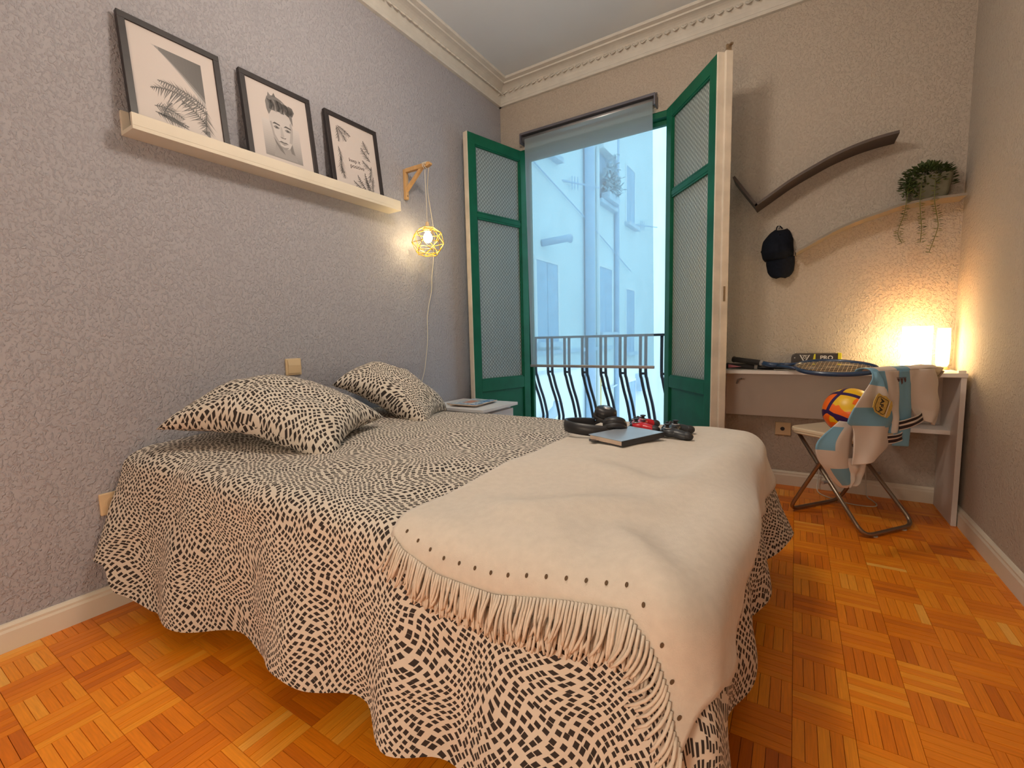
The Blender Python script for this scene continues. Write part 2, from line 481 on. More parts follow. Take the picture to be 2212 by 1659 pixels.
M_PAPER = mk('print_paper', (.56, .50, .48), .6, var=.02, vscale=3)
M_INK = attr_mat('print_ink', .5, .0)
M_PINE = mk('pale_pine', (.60, .36, .15), .5, var=.15, vscale=30, stretch=(1, 1, .12), bump=.1, bscale=80)
M_CORD = mk('white_cord', (.62, .58, .50), .6)
M_GOLD = mk('yellow_gold_wire', (.75, .48, .05), .35, metal=.55, var=.05)
M_BRASSY = mk('pale_socket_plastic', (.70, .52, .30), .5)
M_SWITCH = mk('ivory_switch_plastic', (.62, .47, .29), .35, var=.02)
M_BLACK = mk('matt_black_plastic', (.016, .016, .020), .42, var=.15, vscale=40)
M_BLACKSOFT = mk('black_leatherette', (.018, .018, .022), .5, var=.2, vscale=60, bump=.2, bscale=300)
M_CAP = mk('black_cotton_twill', (.007, .009, .016), .9, var=.2, vscale=60, bump=.2, bscale=700, spec=.15)
M_RED = mk('glossy_red_plastic', (.52, .010, .022), .3, var=.05)
M_SILVER = mk('silver_plastic', (.50, .50, .52), .3, metal=.5)
M_PAGES = mk('book_pages', (.66, .52, .42), .8, var=.2, vscale=300, stretch=(1, 1, 14))
M_NOTECOVER = mk('grey_blue_cover', (.30, .34, .40), .3, var=.05, coat=.2)
M_TUBE = mk('bronze_grey_tube', (.30, .24, .19), .3, metal=.85, var=.08)
M_CHAIRSEAT = mk('cream_seat_plastic', (.66, .55, .40), .4, var=.04)
M_DARKMETAL = mk('dark_railing_paint', (.030, .042, .065), .5, var=.15, vscale=20)
M_ALU = mk('grey_aluminium', (.40, .40, .42), .35, metal=.7)
M_ALU_DARK = mk('dark_grey_profile', (.13, .13, .16), .4, metal=.3)
M_SHEER = sheer_fabric()
M_SHIRT = attr_mat('polyester_jersey', .75, .2, 500)
M_BALL = ball_mat()
M_LEAF = mk('succulent_green', (.050, .075, .020), .5, var=.35, vscale=40)
M_LEAF_LIGHT = mk('trailing_leaf_green', (.13, .14, .025), .5, var=.3, vscale=40)
M_POT = mk('grey_green_pot', (.115, .105, .065), .6, var=.12, vscale=18, bump=.15, bscale=60)
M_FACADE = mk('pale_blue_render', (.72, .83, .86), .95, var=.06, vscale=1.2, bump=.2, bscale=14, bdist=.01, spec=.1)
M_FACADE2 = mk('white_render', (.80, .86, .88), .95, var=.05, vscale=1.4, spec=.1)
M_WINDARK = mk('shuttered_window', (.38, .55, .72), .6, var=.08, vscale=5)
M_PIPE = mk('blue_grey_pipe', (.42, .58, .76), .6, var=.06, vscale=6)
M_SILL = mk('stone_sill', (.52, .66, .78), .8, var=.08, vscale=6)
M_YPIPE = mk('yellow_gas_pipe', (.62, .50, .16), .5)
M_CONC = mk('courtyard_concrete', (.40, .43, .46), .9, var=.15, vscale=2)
M_BLUE = mk('blue_racket_lacquer', (.020, .050, .12), .28, var=.1, coat=.3)
M_STRING = mk('natural_string', (.62, .48, .30), .5)
M_PINK = mk('dusty_pink_lacquer', (.42, .10, .13), .4)
M_YELLOW = mk('fluorescent_yellow', (.75, .68, .02), .4)
M_BROWNBLK = mk('brown_black_card', (.030, .018, .014), .4)
M_OFFWHITE = mk('offwhite_print', (.70, .66, .62), .5)
M_GREYPRINT = mk('grey_print', (.25, .23, .22), .5)
M_GOLDTHREAD = mk('gold_thread', (.62, .42, .10), .55, metal=.2, var=.15, vscale=120, bump=.3, bscale=500)
M_BLACKTHREAD = mk('black_thread', (.014, .010, .012), .8)
M_MAROON = mk('maroon_print', (.075, .030, .030), .7)
M_MAG = attr_mat('magazine_print', .3, .0)
M_BRASS = mk('old_brass', (.30, .22, .14), .5, metal=.6, var=.2, vscale=60)
def emitter(name, col, s):
    m = mk(name, col, .5, emit=s)
    return m
M_LAMP = emitter('glowing_paper_shade', (1.0, .72, .36), DESK_LAMP)
M_LAMP2 = emitter('glowing_frosted_glass', (1.0, .78, .34), 1.7)
M_BULB = emitter('lit_bulb', (1.0, .78, .42), BULB)
M_FILL_LAMP = emitter('lit_fill_shade', (1.0, .84, .64), CEIL_LAMP * .42)  # glow of the added fill lamp behind the camera
M_CEILLAMP = emitter('lit_opal_glass', (1.0, .86, .70), CEIL_LAMP)

# ------------------------------------------------------------------ room shell
RW, RD, RH = 2.80, -4.40, 2.95       # width, back wall y, ceiling z
WT = .14
OX0, OX1, OZ = .17, 1.405, 2.445     # balcony opening

struct('wall_left', bx((-.25, RD - .2, -.05), (0, WT, RH + .1)), M_WALL_GREY)
wf = MB()
wf.box((0, 0, -.05), (OX0, WT, RH + .1)); wf.box((OX1, 0, -.05), (RW, WT, RH + .1)); wf.box((OX0, 0, OZ), (OX1, WT, RH + .1))
struct('wall_far', wf, M_WALL_CREAM)
struct('wall_right', bx((RW, RD - .2, -.05), (RW + .25, WT, RH + .1)), M_WALL_CREAM)
struct('wall_back', bx((0, RD - .2, -.05), (RW, RD, RH + .1)), M_WALL_BACK)
struct('ceiling', bx((0, RD, RH), (RW, 0, RH + .1)), M_CEIL)
floor = struct('floor', bx((0, RD, -.05), (RW, WT - .02, -.004)), M_SUBFLOOR)

# parquet: chequered squares of five strips
SQ = .1265; SW = SQ / 5; GX = 2.118; GY = -1.254
def strip_geo(l, w):
    mb = MB(); b = .0006
    x, y = l / 2 - .00008, w / 2 - .00008
    vs = [(-x, -y, -.0038), (x, -y, -.0038), (x, y, -.0038), (-x, y, -.0038),
          (-x + b, -y + b, 0), (x - b, -y + b, 0), (x - b, y - b, 0), (-x + b, y - b, 0)]
    mb.add(vs, [(4, 5, 6, 7), (0, 1, 5, 4), (1, 2, 6, 5), (2, 3, 7, 6), (3, 0, 4, 7)], uvs=[(v[0], v[1]) for v in vs])
    return mb
strips = []
i0 = math.floor((0 - GX) / SQ); i1 = math.ceil((RW - GX) / SQ)
j0 = math.floor((RD - GY) / SQ); j1 = math.ceil((0 - GY) / SQ)
for i in range(i0, i1):
    for j in range(j0, j1):
        x0, y0 = GX + i * SQ, GY + j * SQ
        for k in range(5):
            if (i + j) % 2 == 0: cx, cy, rot = x0 + SQ / 2, y0 + (k + .5) * SW, 0
            else: cx, cy, rot = x0 + (k + .5) * SW, y0 + SQ / 2, 1
            hx, hy = (SQ / 2, SW / 2) if rot == 0 else (SW / 2, SQ / 2)
            xa, xb, ya, yb = max(cx - hx, .0), min(cx + hx, RW), max(cy - hy, RD), min(cy + hy, 0)
            if xb - xa < .004 or yb - ya < .004: continue
            full = abs((xb - xa) - 2 * hx) < 1e-6 and abs((yb - ya) - 2 * hy) < 1e-6
            strips.append(((xa + xb) / 2, (ya + yb) / 2, xb - xa, yb - ya, rot, full))
def floor_px(x, y):
    d = Vector((x, y, 0)) - CAMP; z = d.dot(_f)
    if z < .05: return None
    return (1106 + 972.1 * d.dot(_r) / z, 829.5 - 972.1 * d.dot(_u) / z, z)
vis = []
for s in strips:
    q = floor_px(s[0], s[1])
    if q and -20 < q[0] < 2232 and 0 < q[1] < 1680 and s[5]:
        under = (s[0] < 2.05 and -2.68 < s[1] < -1.2)
        if not under: vis.append((q[2], s))
vis.sort(key=lambda t: t[0])
near = set(t[1] for t in vis[:300])
strip_me = [mesh_from(strip_geo(SQ, SW), 'parquet_strip')]
strip_me[0].materials.append(M_WOODSTRIP)
rest = MB()
for s in strips:
    if s in near:
        o = bpy.data.objects.new('parquet_strip', strip_me[0]); COL.objects.link(o)
        o.parent = floor
        o.location = Vector((s[0], s[1], 0)) - floor.location
        o.rotation_euler = (0, 0, PI / 2 if s[4] else 0)
    else:
        l, w = (s[2], s[3]) if s[4] == 0 else (s[3], s[2])
        g = strip_geo(l, w)
        if s[4]: g.xf(Matrix.Rotation(PI / 2, 4, 'Z'))
        g.xf(Matrix.Translation((s[0], s[1], 0)))
        rest.add(g.v, g.f, uvs=g.uv)
tag(obj('parquet_strips', rest, M_WOODSTRIP, parent=floor, fix=False), kind='stuff')

# baseboards
def baseboard(name, prof_axis, a, b):
    mb = MB()
    prof = [(0, 0), (.016, 0), (.016, .062), (.012, .070), (.012, .078), (.006, .086), (0, .088)]
    P = []
    for s in (a, b):
        row = []
        for d, z in prof:
            if prof_axis == 'left': row.append((d, s, z))
            elif prof_axis == 'right': row.append((RW - d, s, z))
            else: row.append((s, -d, z))
        P.append(row)
    mb.grid(P); n = len(prof)
    mb.add(P[0], [tuple(range(n))]); mb.add(P[1], [tuple(range(n - 1, -1, -1))])
    return struct(name, mb, M_TRIM)
baseboard('baseboard_left', 'left', RD + .001, -.001)
baseboard('baseboard_right', 'right', RD + .001, -.02)
baseboard('baseboard_far', 'far', OX1 + .06, RW - .018)

# crown mouldings
def crown(name, side, a, b):
    prof = [(0, 0), (.022, 0), (.026, .006), (.026, .018), (.018, .024), (.020, .034)]
    for k in range(0, 9):
        t = k / 8 * PI / 2
        prof.append((.020 + .085 * (1 - math.cos(t)), .034 + .075 * math.sin(t)))
    prof += [(.115, .109), (.118, .118), (.150, .120), (.154, .126), (.154, .135), (0, .135)]
    z0 = RH - .135; P = []
    for s in (a, b):
        row = []
        for d, z in prof:
            if side == 'left': row.append((d, s, z0 + z))
            elif side == 'right': row.append((RW - d, s, z0 + z))
            else: row.append((s, -d, z0 + z))
        P.append(row)
    mb = MB(); mb.grid(P); n = len(prof)
    mb.add(P[0], [tuple(range(n))]); mb.add(P[1], [tuple(range(n - 1, -1, -1))])
    o = struct(name, mb, M_CROWN)
    # small worn leaf ornaments along the cove
    orn = MB()
    s = a + .03
    while s < b - .03:
        for lean in (-1, 1):
            c = (.052, s + lean * .011, z0 + .080)
            M = Matrix.Rotation(-.8, 4, 'Y') @ Matrix.Rotation(lean * .5, 4, 'X')
            if side == 'far':
                c = (s + lean * .011, -.052, z0 + .080); M = Matrix.Rotation(-.8, 4, 'X') @ Matrix.Rotation(lean * .5, 4, 'Y')
            if side == 'right':
                c = (RW - .052, s + lean * .011, z0 + .080); M = Matrix.Rotation(.8, 4, 'Y') @ Matrix.Rotation(lean * .5, 4, 'X')
            orn.ball(c, (.007, .007, .032), 6, 4, M)
        s += .052
    tag(obj('leaf_ornament', orn, M_CROWN, parent=o, smooth=True), kind='stuff')
    return o
crown('trim_1', 'left', RD, 0)
crown('trim_2', 'far', 0, RW)
crown('trim_3', 'right', RD, 0)

# ------------------------------------------------------------------ balcony door: frame and two leaves
fr = MB()
fr.box((OX0, .0, 0), (.212, .09, OZ)); fr.box((1.362, .0, 0), (OX1, .09, OZ)); fr.box((.212, .0, 2.405), (1.362, .09, OZ))
win = struct('window_1', fr, M_GREEN, bevel=.004)
obj('stop_bead', bx((.212, .05, .02), (.238, .085, 2.405)), M_GREEN, parent=win, bevel=.003)
obj('stop_bead', bx((1.336, .05, .02), (1.362, .085, 2.405)), M_GREEN, parent=win, bevel=.003)
obj('stop_bead', bx((.238, .05, 2.375), (1.336, .085, 2.405)), M_GREEN, parent=win, bevel=.003)

def leaf(name, hinge, ang, R, ztop, flip, bars):
    """door leaf: hinge point, direction angle, width; local s runs from hinge to the free edge"""
    a = math.radians(ang)
    d = Vector((math.cos(a), -math.sin(a), 0)); n = Vector((-d.y, d.x, 0)) * flip
    h = Vector((hinge[0], hinge[1], 0))
    M = Matrix(((d.x, n.x, 0, h.x), (d.y, n.y, 0, h.y), (0, 0, 1, 0), (0, 0, 0, 1)))
    T = .042; zb = .015
    def B(lo, hi): return MB().box(lo, hi).xf(M)
    st = .068
    zbar, zg, zp = bars            # glazing bar, glass bottom, panel top
    # base object of the leaf: the two stiles
    o = struct(name, MB().box((0, 0, zb), (st, T, ztop)).box((R - st, 0, zb), (R, T, ztop)).xf(M), M_GREEN, bevel=.003)
    obj('top_rail', B((st, .001, ztop - .072), (R - st, T - .001, ztop)), M_GREEN, parent=o, bevel=.003)
    obj('glazing_bar', B((st, .004, zbar - .017), (R - st, T - .004, zbar + .017)), M_GREEN, parent=o, bevel=.006)
    obj('lock_rail', B((st, .001, zp), (R - st, T - .001, zg)), M_GREEN, parent=o, bevel=.003)
    obj('bottom_rail', B((st, .001, zb), (R - st, T - .001, .16)), M_GREEN, parent=o, bevel=.003)
    obj('panel', B((st, .014, .16), (R - st, T - .014, zp)), M_GREEN, parent=o)
    bead = MB()
    for z0, z1 in ((zg, zbar - .017), (zbar + .017, ztop - .072)):
        bead.box((st, .006, z0), (st + .010, T - .006, z1)); bead.box((R - st - .010, .006, z0), (R - st, T - .006, z1))
        bead.box((st, .006, z0), (R - st, T - .006, z0 + .010)); bead.box((st, .006, z1 - .010), (R - st, T - .006, z1))
        g = MB()
        x0, x1 = st + .002, R - st - .002
        vs = [(x0, T / 2 - .002, z0 + .002), (x1, T / 2 - .002, z0 + .002), (x1, T / 2 - .002, z1 - .002), (x0, T / 2 - .002, z1 - .002)]
        vs += [(v[0], T / 2 + .002, v[2]) for v in vs]
        g.add(vs, [(0, 1, 2, 3), (7, 6, 5, 4), (0, 4, 5, 1), (1, 5, 6, 2), (2, 6, 7, 3), (3, 7, 4, 0)], uvs=[(v[0], v[2]) for v in vs])
        obj('glass_pane', g.xf(M), M_GLASS, parent=o)
    obj('glazing_bead', bead.xf(M), M_GREEN, parent=o)
    e = obj('edge_strip', B((R, -.001, zb), (R + .006, T + .001, ztop)), M_EDGE, parent=o, bevel=.002)
    for z in (.35, 1.2, 2.1):
        obj('hinge', MB().tube([(-.006, -.004, z), (-.006, -.004, z + .09)], .007, 8).xf(M), M_BRASS, parent=o, smooth=True)
    return o, M
dl, ML = leaf('door_1', (.212, -.02), 104.4, .585, 2.405, 1, (1.848, .648, .560))
dr, MR = leaf('door_2', (1.362, -.02), 51.2, .585, 2.425, -1, (1.872, .675, .600))
# meeting stile of the second leaf is thick, cream coloured and carries the bolt
obj('meeting_stile', MB().box((.589, -.030, .015), (.600, .046, 2.425)).box((.600, -.030, .015), (.618, .010, 2.425)).xf(MR), M_EDGE, parent=dr, bevel=.003)
obj('bolt', MB().box((.604, -.020, 2.425), (.616, .006, 2.455)).box((.604, -.020, 2.447), (.632, -.006, 2.455)).xf(MR), M_BRASS, parent=dr)
obj('keeper', MB().box((.600, -.032, 2.36), (.610, -.028, 2.40)).xf(MR), M_BRASS, parent=dr)
obj('keeper', MB().box((.618, -.012, 1.13), (.622, -.002, 1.21)).xf(MR), M_BRASS, parent=dr)

# ------------------------------------------------------------------ roller blind
bl = thing('roller_blind', (.74, -.05, .72), 'sheer pale roller blind hanging over the open balcony door', 'blind')
obj('headrail', bx((.222, -.075, 2.525), (1.262, -.010, 2.543)), M_ALU_DARK, parent=bl, bevel=.003)
obj('roller_tube', MB().tube([(.240, -.048, 2.497), (1.250, -.048, 2.497)], .021, 16), M_ALU, parent=bl, smooth=True)
for x in (.222, 1.254):
    obj('end_bracket', bx((x, -.080, 2.465), (x + .010, -.004, 2.535)), M_ALU_DARK, parent=bl, bevel=.002)
    obj('screw', MB().tube([(x + .005, -.03, 2.543), (x + .005, -.03, 2.557)], .006, 8), M_ALU_DARK, parent=bl)
n = 30
P = [[(lerp(.262, 1.244, i / n) + .022 * (1 - j / 20), -.068 + .003 * math.sin(i * .7) * (1 - j / 20), lerp(.735, 2.495, j / 20)) for j in range(21)] for i in range(n + 1)]
obj('fabric', MB().grid(P), M_SHEER, parent=bl, smooth=True, fix=False)
obj('bottom_bar', bx((.280, -.077, .722), (1.270, -.060, .743)), M_ALU, parent=bl, bevel=.004)

# ------------------------------------------------------------------ bed
ZT = .555; ER = .07
BX0, BXF, BYN, BYF = .03, 1.93, -2.53, -1.32
bed = thing('bed', (1.0, -1.93, 0), 'double bed with its head against the grey wall, hidden under the printed bedspread', 'bed')
obj('base', bx((.04, -2.52, .13), (1.93, -1.33, .30)), mk('dark_bed_base', (.05, .03, .025), .8), parent=bed, bevel=.01)
obj('mattress', bx((.04, -2.545, .302), (1.955, -1.305, .525)), mk('mattress_ticking', (.6, .56, .5), .9), parent=bed, bevel=.04)
for x in (.14, 1.80):
    for y in (-2.42, -1.44):
        obj('leg', MB().tube([(x, y, 0), (x, y, .135)], .025, 10), M_BLACK, parent=bed, smooth=True)

def top_z(x, y):
    z = ZT + .012 * math.sin(PI * min(max((y - BYN) / (BYF - BYN), 0), 1))
    z += .045 * math.exp(-((x - .12) / .32) ** 2) * math.exp(-((y + 2.05) / .55) ** 2)
    z += .010 * nz(x * 2.2, y * 2.2, 3.3) + .005 * nz(x * 6, y * 6, 1.3)
    return z
def flare(cx, cy, dx, dy):
    near = max(-dy, 0); foot = max(dx, 0); far = max(dy, 0)
    fn = math.radians(interp(cx, [0, .25, .7, 1.4, 1.93], [19, 9, 5, 7, 9]))
    ff = math.radians(interp(cy, [-2.53, -2.3, -1.9, -1.5, -1.32], [6, 3, 2.5, 9, 19]))
    s = near + foot + far
    return (fn * near + ff * foot + math.radians(6) * far) / s if s else 0
def wave(p, e):
    """pleats of the hanging cloth, p along the perimeter, e drop below the edge"""
    g = min(e / .30, 1.2)
    w = .020 * math.sin(p * 15 + 1.3 * math.sin(p * 4.1)) + .016 * nz(p * 7.0, e * 1.2, 5.1) + .012 * nz(p * 3.1, e * 3.0, 9.2)
    return g * w + .007 * nz(p * 9, e * 11, 2.2) * min(e / .06, 1)
def perim(cx, cy, dx, dy):
    ang = math.atan2(dx, -dy)
    return cx + (cy - BYN) + ang * .18
def head_out(cx, dy): return .045 * math.exp(-(cx / .35) ** 2) * max(-dy, 0)
def S(a, b):
    cx = min(a, BXF); cy = min(max(b, BYN), BYF)
    ox, oy = a - cx, b - cy
    d = math.hypot(ox, oy); z = top_z(cx, cy)
    if d < 1e-7: return Vector((a, b, z))
    dx, dy = ox / d, oy / d
    Lr = ER * PI / 2
    if d < Lr:
        h = (ER + head_out(cx, dy)) * math.sin(d / ER); v = ER * (1 - math.cos(d / ER))
    else:
        e = d - Lr; ph = flare(cx, cy, dx, dy)
        h = ER + head_out(cx, dy) + e * math.sin(ph) + wave(perim(cx, cy, dx, dy), e)
        v = ER + e * math.cos(ph)
    return Vector((cx + dx * h, cy + dy * h, z - v))
def Sn(a, b, off):
    e = .004
    p = S(a, b); t1 = S(a + e, b) - S(a - e, b); t2 = S(a, b + e) - S(a, b - e)
    n = t1.cross(t2)
    if n.length < 1e-9: n = Vector((0, 0, 1))
    return p + n.normalized() * off

dv = MB()
NX, NY = 110, 72
xs = [lerp(BX0, BXF, i / NX) for i in range(NX + 1)]; ys = [lerp(BYN, BYF, j / NY) for j in range(NY + 1)]
dv.grid([[S(x, y) for y in ys] for x in xs], [[(x, y) for y in ys] for x in xs])
per = [((x, BYN), (0, -1)) for x in xs]
KC = 22
per += [((BXF, BYN), (math.sin(t), -math.cos(t))) for t in [PI / 2 * k / KC for k in range(1, KC)]]
per += [((BXF, y), (1, 0)) for y in ys]
per += [((BXF, BYF), (math.cos(t), math.sin(t))) for t in [PI / 2 * k / KC for k in range(1, KC)]]
per += [((x, BYF), (0, 1)) for x in reversed(xs)]
def hem_z(cx, cy, dx, dy):
    near = max(-dy, 0); foot = max(dx, 0)
    hn = interp(cx, [0, .09, .13, .25, .5, .8, 1.2, 1.5, 1.93], [.21, .19, .11, .055, .065, .085, .115, .11, .06])
    hf = interp(cy, [-2.53, -2.2, -1.8, -1.45, -1.32], [.06, .12, .13, .17, .20])
    if dy > .0 and foot == 0: return .18
    s = near + foot + max(dy, 0)
    return (hn * near + hf * foot + .18 * max(dy, 0)) / s
KD = 46
rows = []; uvr = []
for (cx, cy), (dx, dy) in per:
    ph = flare(cx, cy, dx, dy)
    hz = hem_z(cx, cy, dx, dy) + .008 * math.sin(perim(cx, cy, dx, dy) * 21)
    D = ER * PI / 2 + (top_z(cx, cy) - ER - hz) / math.cos(ph)
    r_ = []; u_ = []
    for k in range(KD + 1):
        d = D * k / KD
        a, b = cx + dx * d, cy + dy * d
        p = S(a, b)
        if p.x < .012: p.x = .012
        r_.append(p); u_.append((a, b))
    rows.append(r_); uvr.append(u_)
dv.grid(rows, uvr)
duvet = obj('bedspread', dv, M_CLOTH, smooth=True, weld=.0004, base=(1.0, -1.93, .06))
tag(duvet, 'cream bedspread printed with flowing dark lozenges, hanging over the bed almost to the floor', 'bedspread')

# pillows
def pillow(M, L, W, T, seed, uvo, label, sag):
    n = 44; mb = MB()
    for sgn in (1, -1):
        P = []; U = []
        for i in range(n + 1):
            u = -1 + 2 * i / n; r_ = []; q_ = []
            for j in range(n + 1):
                v = -1 + 2 * j / n
                x = L / 2 * u * (1 - .10 * math.cos(PI * v / 2)); y = W / 2 * v * (1 - .10 * math.cos(PI * u / 2))
                z = T / 2 * (max((1 - u * u) * (1 - v * v), 0)) ** .42
                edge = min(1 - abs(u), 1 - abs(v))
                wr = .010 * nz(u * 2.2 + seed, v * 2.2, sgn * 2) + .006 * nz(u * 6 + seed, v * 5, 4 + sgn)
                z += wr * min(edge * 6, 1)
                z = sgn * z
                z += .012 * nz(u * 1.6, v * 1.6, seed + 8) + .02 * (abs(u * v)) ** 3 * math.sin(seed * 3 + u * 2 + v)
                w_ = M @ Vector((x, y, z)); w_.z -= sag * (1.55 if u < 0 else 1.0) * (u * u) * (.4 + .6 * v * v); w_.x = max(w_.x, .012)
                r_.append(w_); q_.append((x + uvo[0], y + uvo[1] + (3 if sgn < 0 else 0)))
            P.append(r_); U.append(q_)
        mb.grid(P, U)
    o = obj('pillow', mb, M_CLOTH, smooth=True, weld=.0005)
    return tag(o, label, 'pillow', 'pillows at the head of the bed')
def pax(c, u, v): return frame_matrix(c, u, v)
pillow(pax((.375, -2.235, .708), (.85, .45, -.22), (-.50, .82, .20)), .66, .45, .20, 1.3, (.4, .2),
       'printed pillow lying flatter on the bed below the ivory wall switch', .065)
pillow(pax((.31, -1.565, .700), (.70, .40, -.48), (-.40, .90, .06)), .52, .44, .19, 4.7, (7.4, 2.2),
       'printed pillow propped up steeper against the wall beside the nightstand', .03)

# ------------------------------------------------------------------ throw
TA0, TA1 = 1.375, 2.13
def throw_left(b):
    return 1.375 + .02 * math.sin(b * 5) + interp(b, [-2.65, -2.5, -2.1, -1.7, -1.3], [.03, -.01, 0.0, .02, .0])
def hem_d(a):
    """how far the hem reaches beyond the near edge line"""
    return interp(a, [1.35, 1.42, 1.52, 1.66, 1.80, 1.89, 1.93, 1.97, 2.00, 2.03, 2.14], [.055, .085, .105, .105, .085, .075, .10, .155, .205, .225, .225])
def throw_fold(a, b):
    f = .010 * nz(a * 3.0 + 4, b * 3.0, 6.0) + .005 * nz(a * 7, b * 7, 2.0)
    # long soft folds running to the hanging corner
    for (ax, ay, bx_, by_, w, h) in ((1.98, -1.55, 1.86, -2.30, .055, .030), (1.86, -2.30, 1.55, -2.48, .06, .028), (2.02, -1.9, 1.98, -2.55, .05, .030), (1.55, -2.05, 1.9, -2.2, .05, .012), (1.80, -2.42, 1.98, -2.62, .035, .020), (1.45, -2.40, 1.80, -2.52, .05, .012)):
        vx, vy = bx_ - ax, by_ - ay; l2 = vx * vx + vy * vy
        t = min(max(((a - ax) * vx + (b - ay) * vy) / l2, 0), 1)
        dd = math.hypot(a - ax - vx * t, b - ay - vy * t)
        f += h * math.exp(-(dd / w) ** 2) * math.sin(PI * min(max(t * .9 + .05, 0), 1))
    return f + .006
def TP(a, b, extra=0.0): return Sn(a, b, .011 + throw_fold(a, b) + extra)
thr = thing('throw_blanket', (1.7, -1.95, .5), 'cream fleece throw with yarn fringe spread over the foot of the bed', 'blanket')
tb = MB(); NA, NB = 64, 110
P = []
for i in range(NA + 1):
    s = i / NA; r_ = []
    for j in range(NB + 1):
        t = j / NB
        b_far = BYF + .10
        a = lerp(throw_left(lerp(b_far, BYN, t)), interp(t, [0, .75, .86, .95, 1], [TA1, TA1, 2.10, 2.05, 2.02]) + .015 * math.sin(t * 9), s)
        b = lerp(b_far, BYN - hem_d(a), t)
        r_.append(TP(a, b))
    P.append(r_)
tb.grid(P)
obj('fleece', tb, M_FLEECE, parent=thr, smooth=True, solid=.006)
# folded-under second layer peeping out below the first hem
t2 = MB(); P = []
for i in range(41):
    a = lerp(1.42, 1.93, i / 40); r_ = []
    for j in range(9):
        b = BYN - lerp(hem_d(a) - .05, hem_d(a) + .035, j / 8)
        r_.append(Sn(a, b, .005))
    P.append(r_)
t2.grid(P)
obj('under_layer', t2, M_FLEECE, parent=thr, smooth=True, solid=.003)
rs = random.Random(3)
def strand(a, d0, ln, lat, off, curl):
    pts = []
    for k in range(7):
        t = k / 6
        aa = a + lat * t * t * ln / .07; bb = BYN - d0 - ln * t
        pts.append(Sn(aa, bb, off + curl * math.sin(PI * t) + .002))
    return pts
a = 1.385
while a < 2.028:
    d0 = hem_d(a) - .004
    lat = interp(a, [1.38, 1.5, 1.7, 1.90, 1.96, 2.03], [-.034, -.020, -.006, -.020, -.055, -.030]) + rs.uniform(-.012, .012)
    ln = rs.uniform(.058, .078)
    obj('fringe_strand', MB().tube(strand(a, d0, ln, lat, .013 + max(throw_fold(a, BYN - d0), 0), rs.uniform(.0, .012)), [.0028] * 6 + [.0020], 6), M_FRINGE, parent=thr, smooth=True)
    a += rs.uniform(.0052, .0072)
a = 1.43
while a < 1.93:
    d0 = hem_d(a) + .03
    obj('fringe_strand', MB().tube(strand(a, d0, rs.uniform(.05, .062), rs.uniform(-.014, .008), .006, rs.uniform(0, .005)), [.0028] * 6 + [.0020], 6), M_FRINGE, parent=thr, smooth=True)
    a += rs.uniform(.0050, .0068)
a = 1.41
while a < 2.01:
    b = BYN - hem_d(a) + .030
    c = TP(a, b, .004); u = (TP(a + .004, b, .004) - c).normalized(); v = (TP(a, b + .004, .004) - c).normalized()
    Mx = frame_matrix(c, u, v)
    obj('eyelet', MB().prism([(.0026 * math.cos(t), .0042 * math.sin(t)) for t in [2 * PI * k / 10 for k in range(10)]], -.0006, .0006, Mx), M_EYELET, parent=thr)
    a += interp(a, [1.4, 1.7, 1.95, 2.1], [.040, .036, .030, .026])

def on_bed(x, y, extra=0.0):
    """height of the covered bed top"""
    z = top_z(x, y)
    if x > throw_left(y) - .01: z = TP(x, y).z + .003
    return z + extra

# ------------------------------------------------------------------ things lying on the bed
# notebook
nb_c = Vector((1.612, -1.745, 0)); nz_ = on_bed(nb_c.x, nb_c.y) + .006
nd = Vector((.38, .925, 0)).normalized()
Mn = frame_matrix((nb_c.x, nb_c.y, nz_), nd, Vector((-nd.y, nd.x, 0)))
note = thing('notebook', (nb_c.x, nb_c.y, nz_), 'grey hardback notebook with a black spine lying on the cream throw', 'notebook')
obj('front_cover', MB().box((-.108, -.072, .017), (.108, .074, .0195)).xf(Mn), M_NOTECOVER, parent=note, bevel=.001)
obj('back_cover', MB().box((-.108, -.072, 0), (.108, .074, .0025)).xf(Mn), M_BLACK, parent=note, bevel=.001)
obj('pages', MB().box((-.104, -.068, .003), (.104, .070, .0165)).xf(Mn), M_PAGES, parent=note)
obj('spine', MB().box((-.108, -.076, .0), (.108, -.071, .0195)).xf(Mn), M_BLACK, parent=note, bevel=.0015)
obj('ribbon', MB().box((-.125, .03, .0015), (-.100, .055, .004)).xf(Mn), M_BLACK, parent=note)

# headphones lying flat
hp_c = Vector((1.448, -1.655, 0)); hz_ = on_bed(hp_c.x, hp_c.y) + .004
hd = Vector((.80, .60, 0)).normalized()
Mh = frame_matrix((hp_c.x, hp_c.y, hz_), hd, Vector((-hd.y, hd.x, 0))) @ Matrix.Scale(1.16, 4)
hp = thing('headphones', (hp_c.x, hp_c.y, hz_), 'black over-ear headphones lying folded beside the notebook', 'headphones')
band = [(.03 - .115 * math.sin(t), .07 * math.cos(t), .016 + .012 * math.sin(t)) for t in [PI * k / 20 for k in range(21)]]
P = []
for k, (x, y, z) in enumerate(band):
    t = PI * k / 20; nx, ny = -math.sin(t), math.cos(t)
    P.append([Mh @ Vector((x + nx * o_, y + ny * o_, z + h)) for o_, h in ((-.004, -.015), (.004, -.017), (.007, 0), (.004, .020), (-.004, .018), (-.007, 0), (-.004, -.015))])
obj('headband', MB().grid(P), M_BLACK, parent=hp, smooth=True)
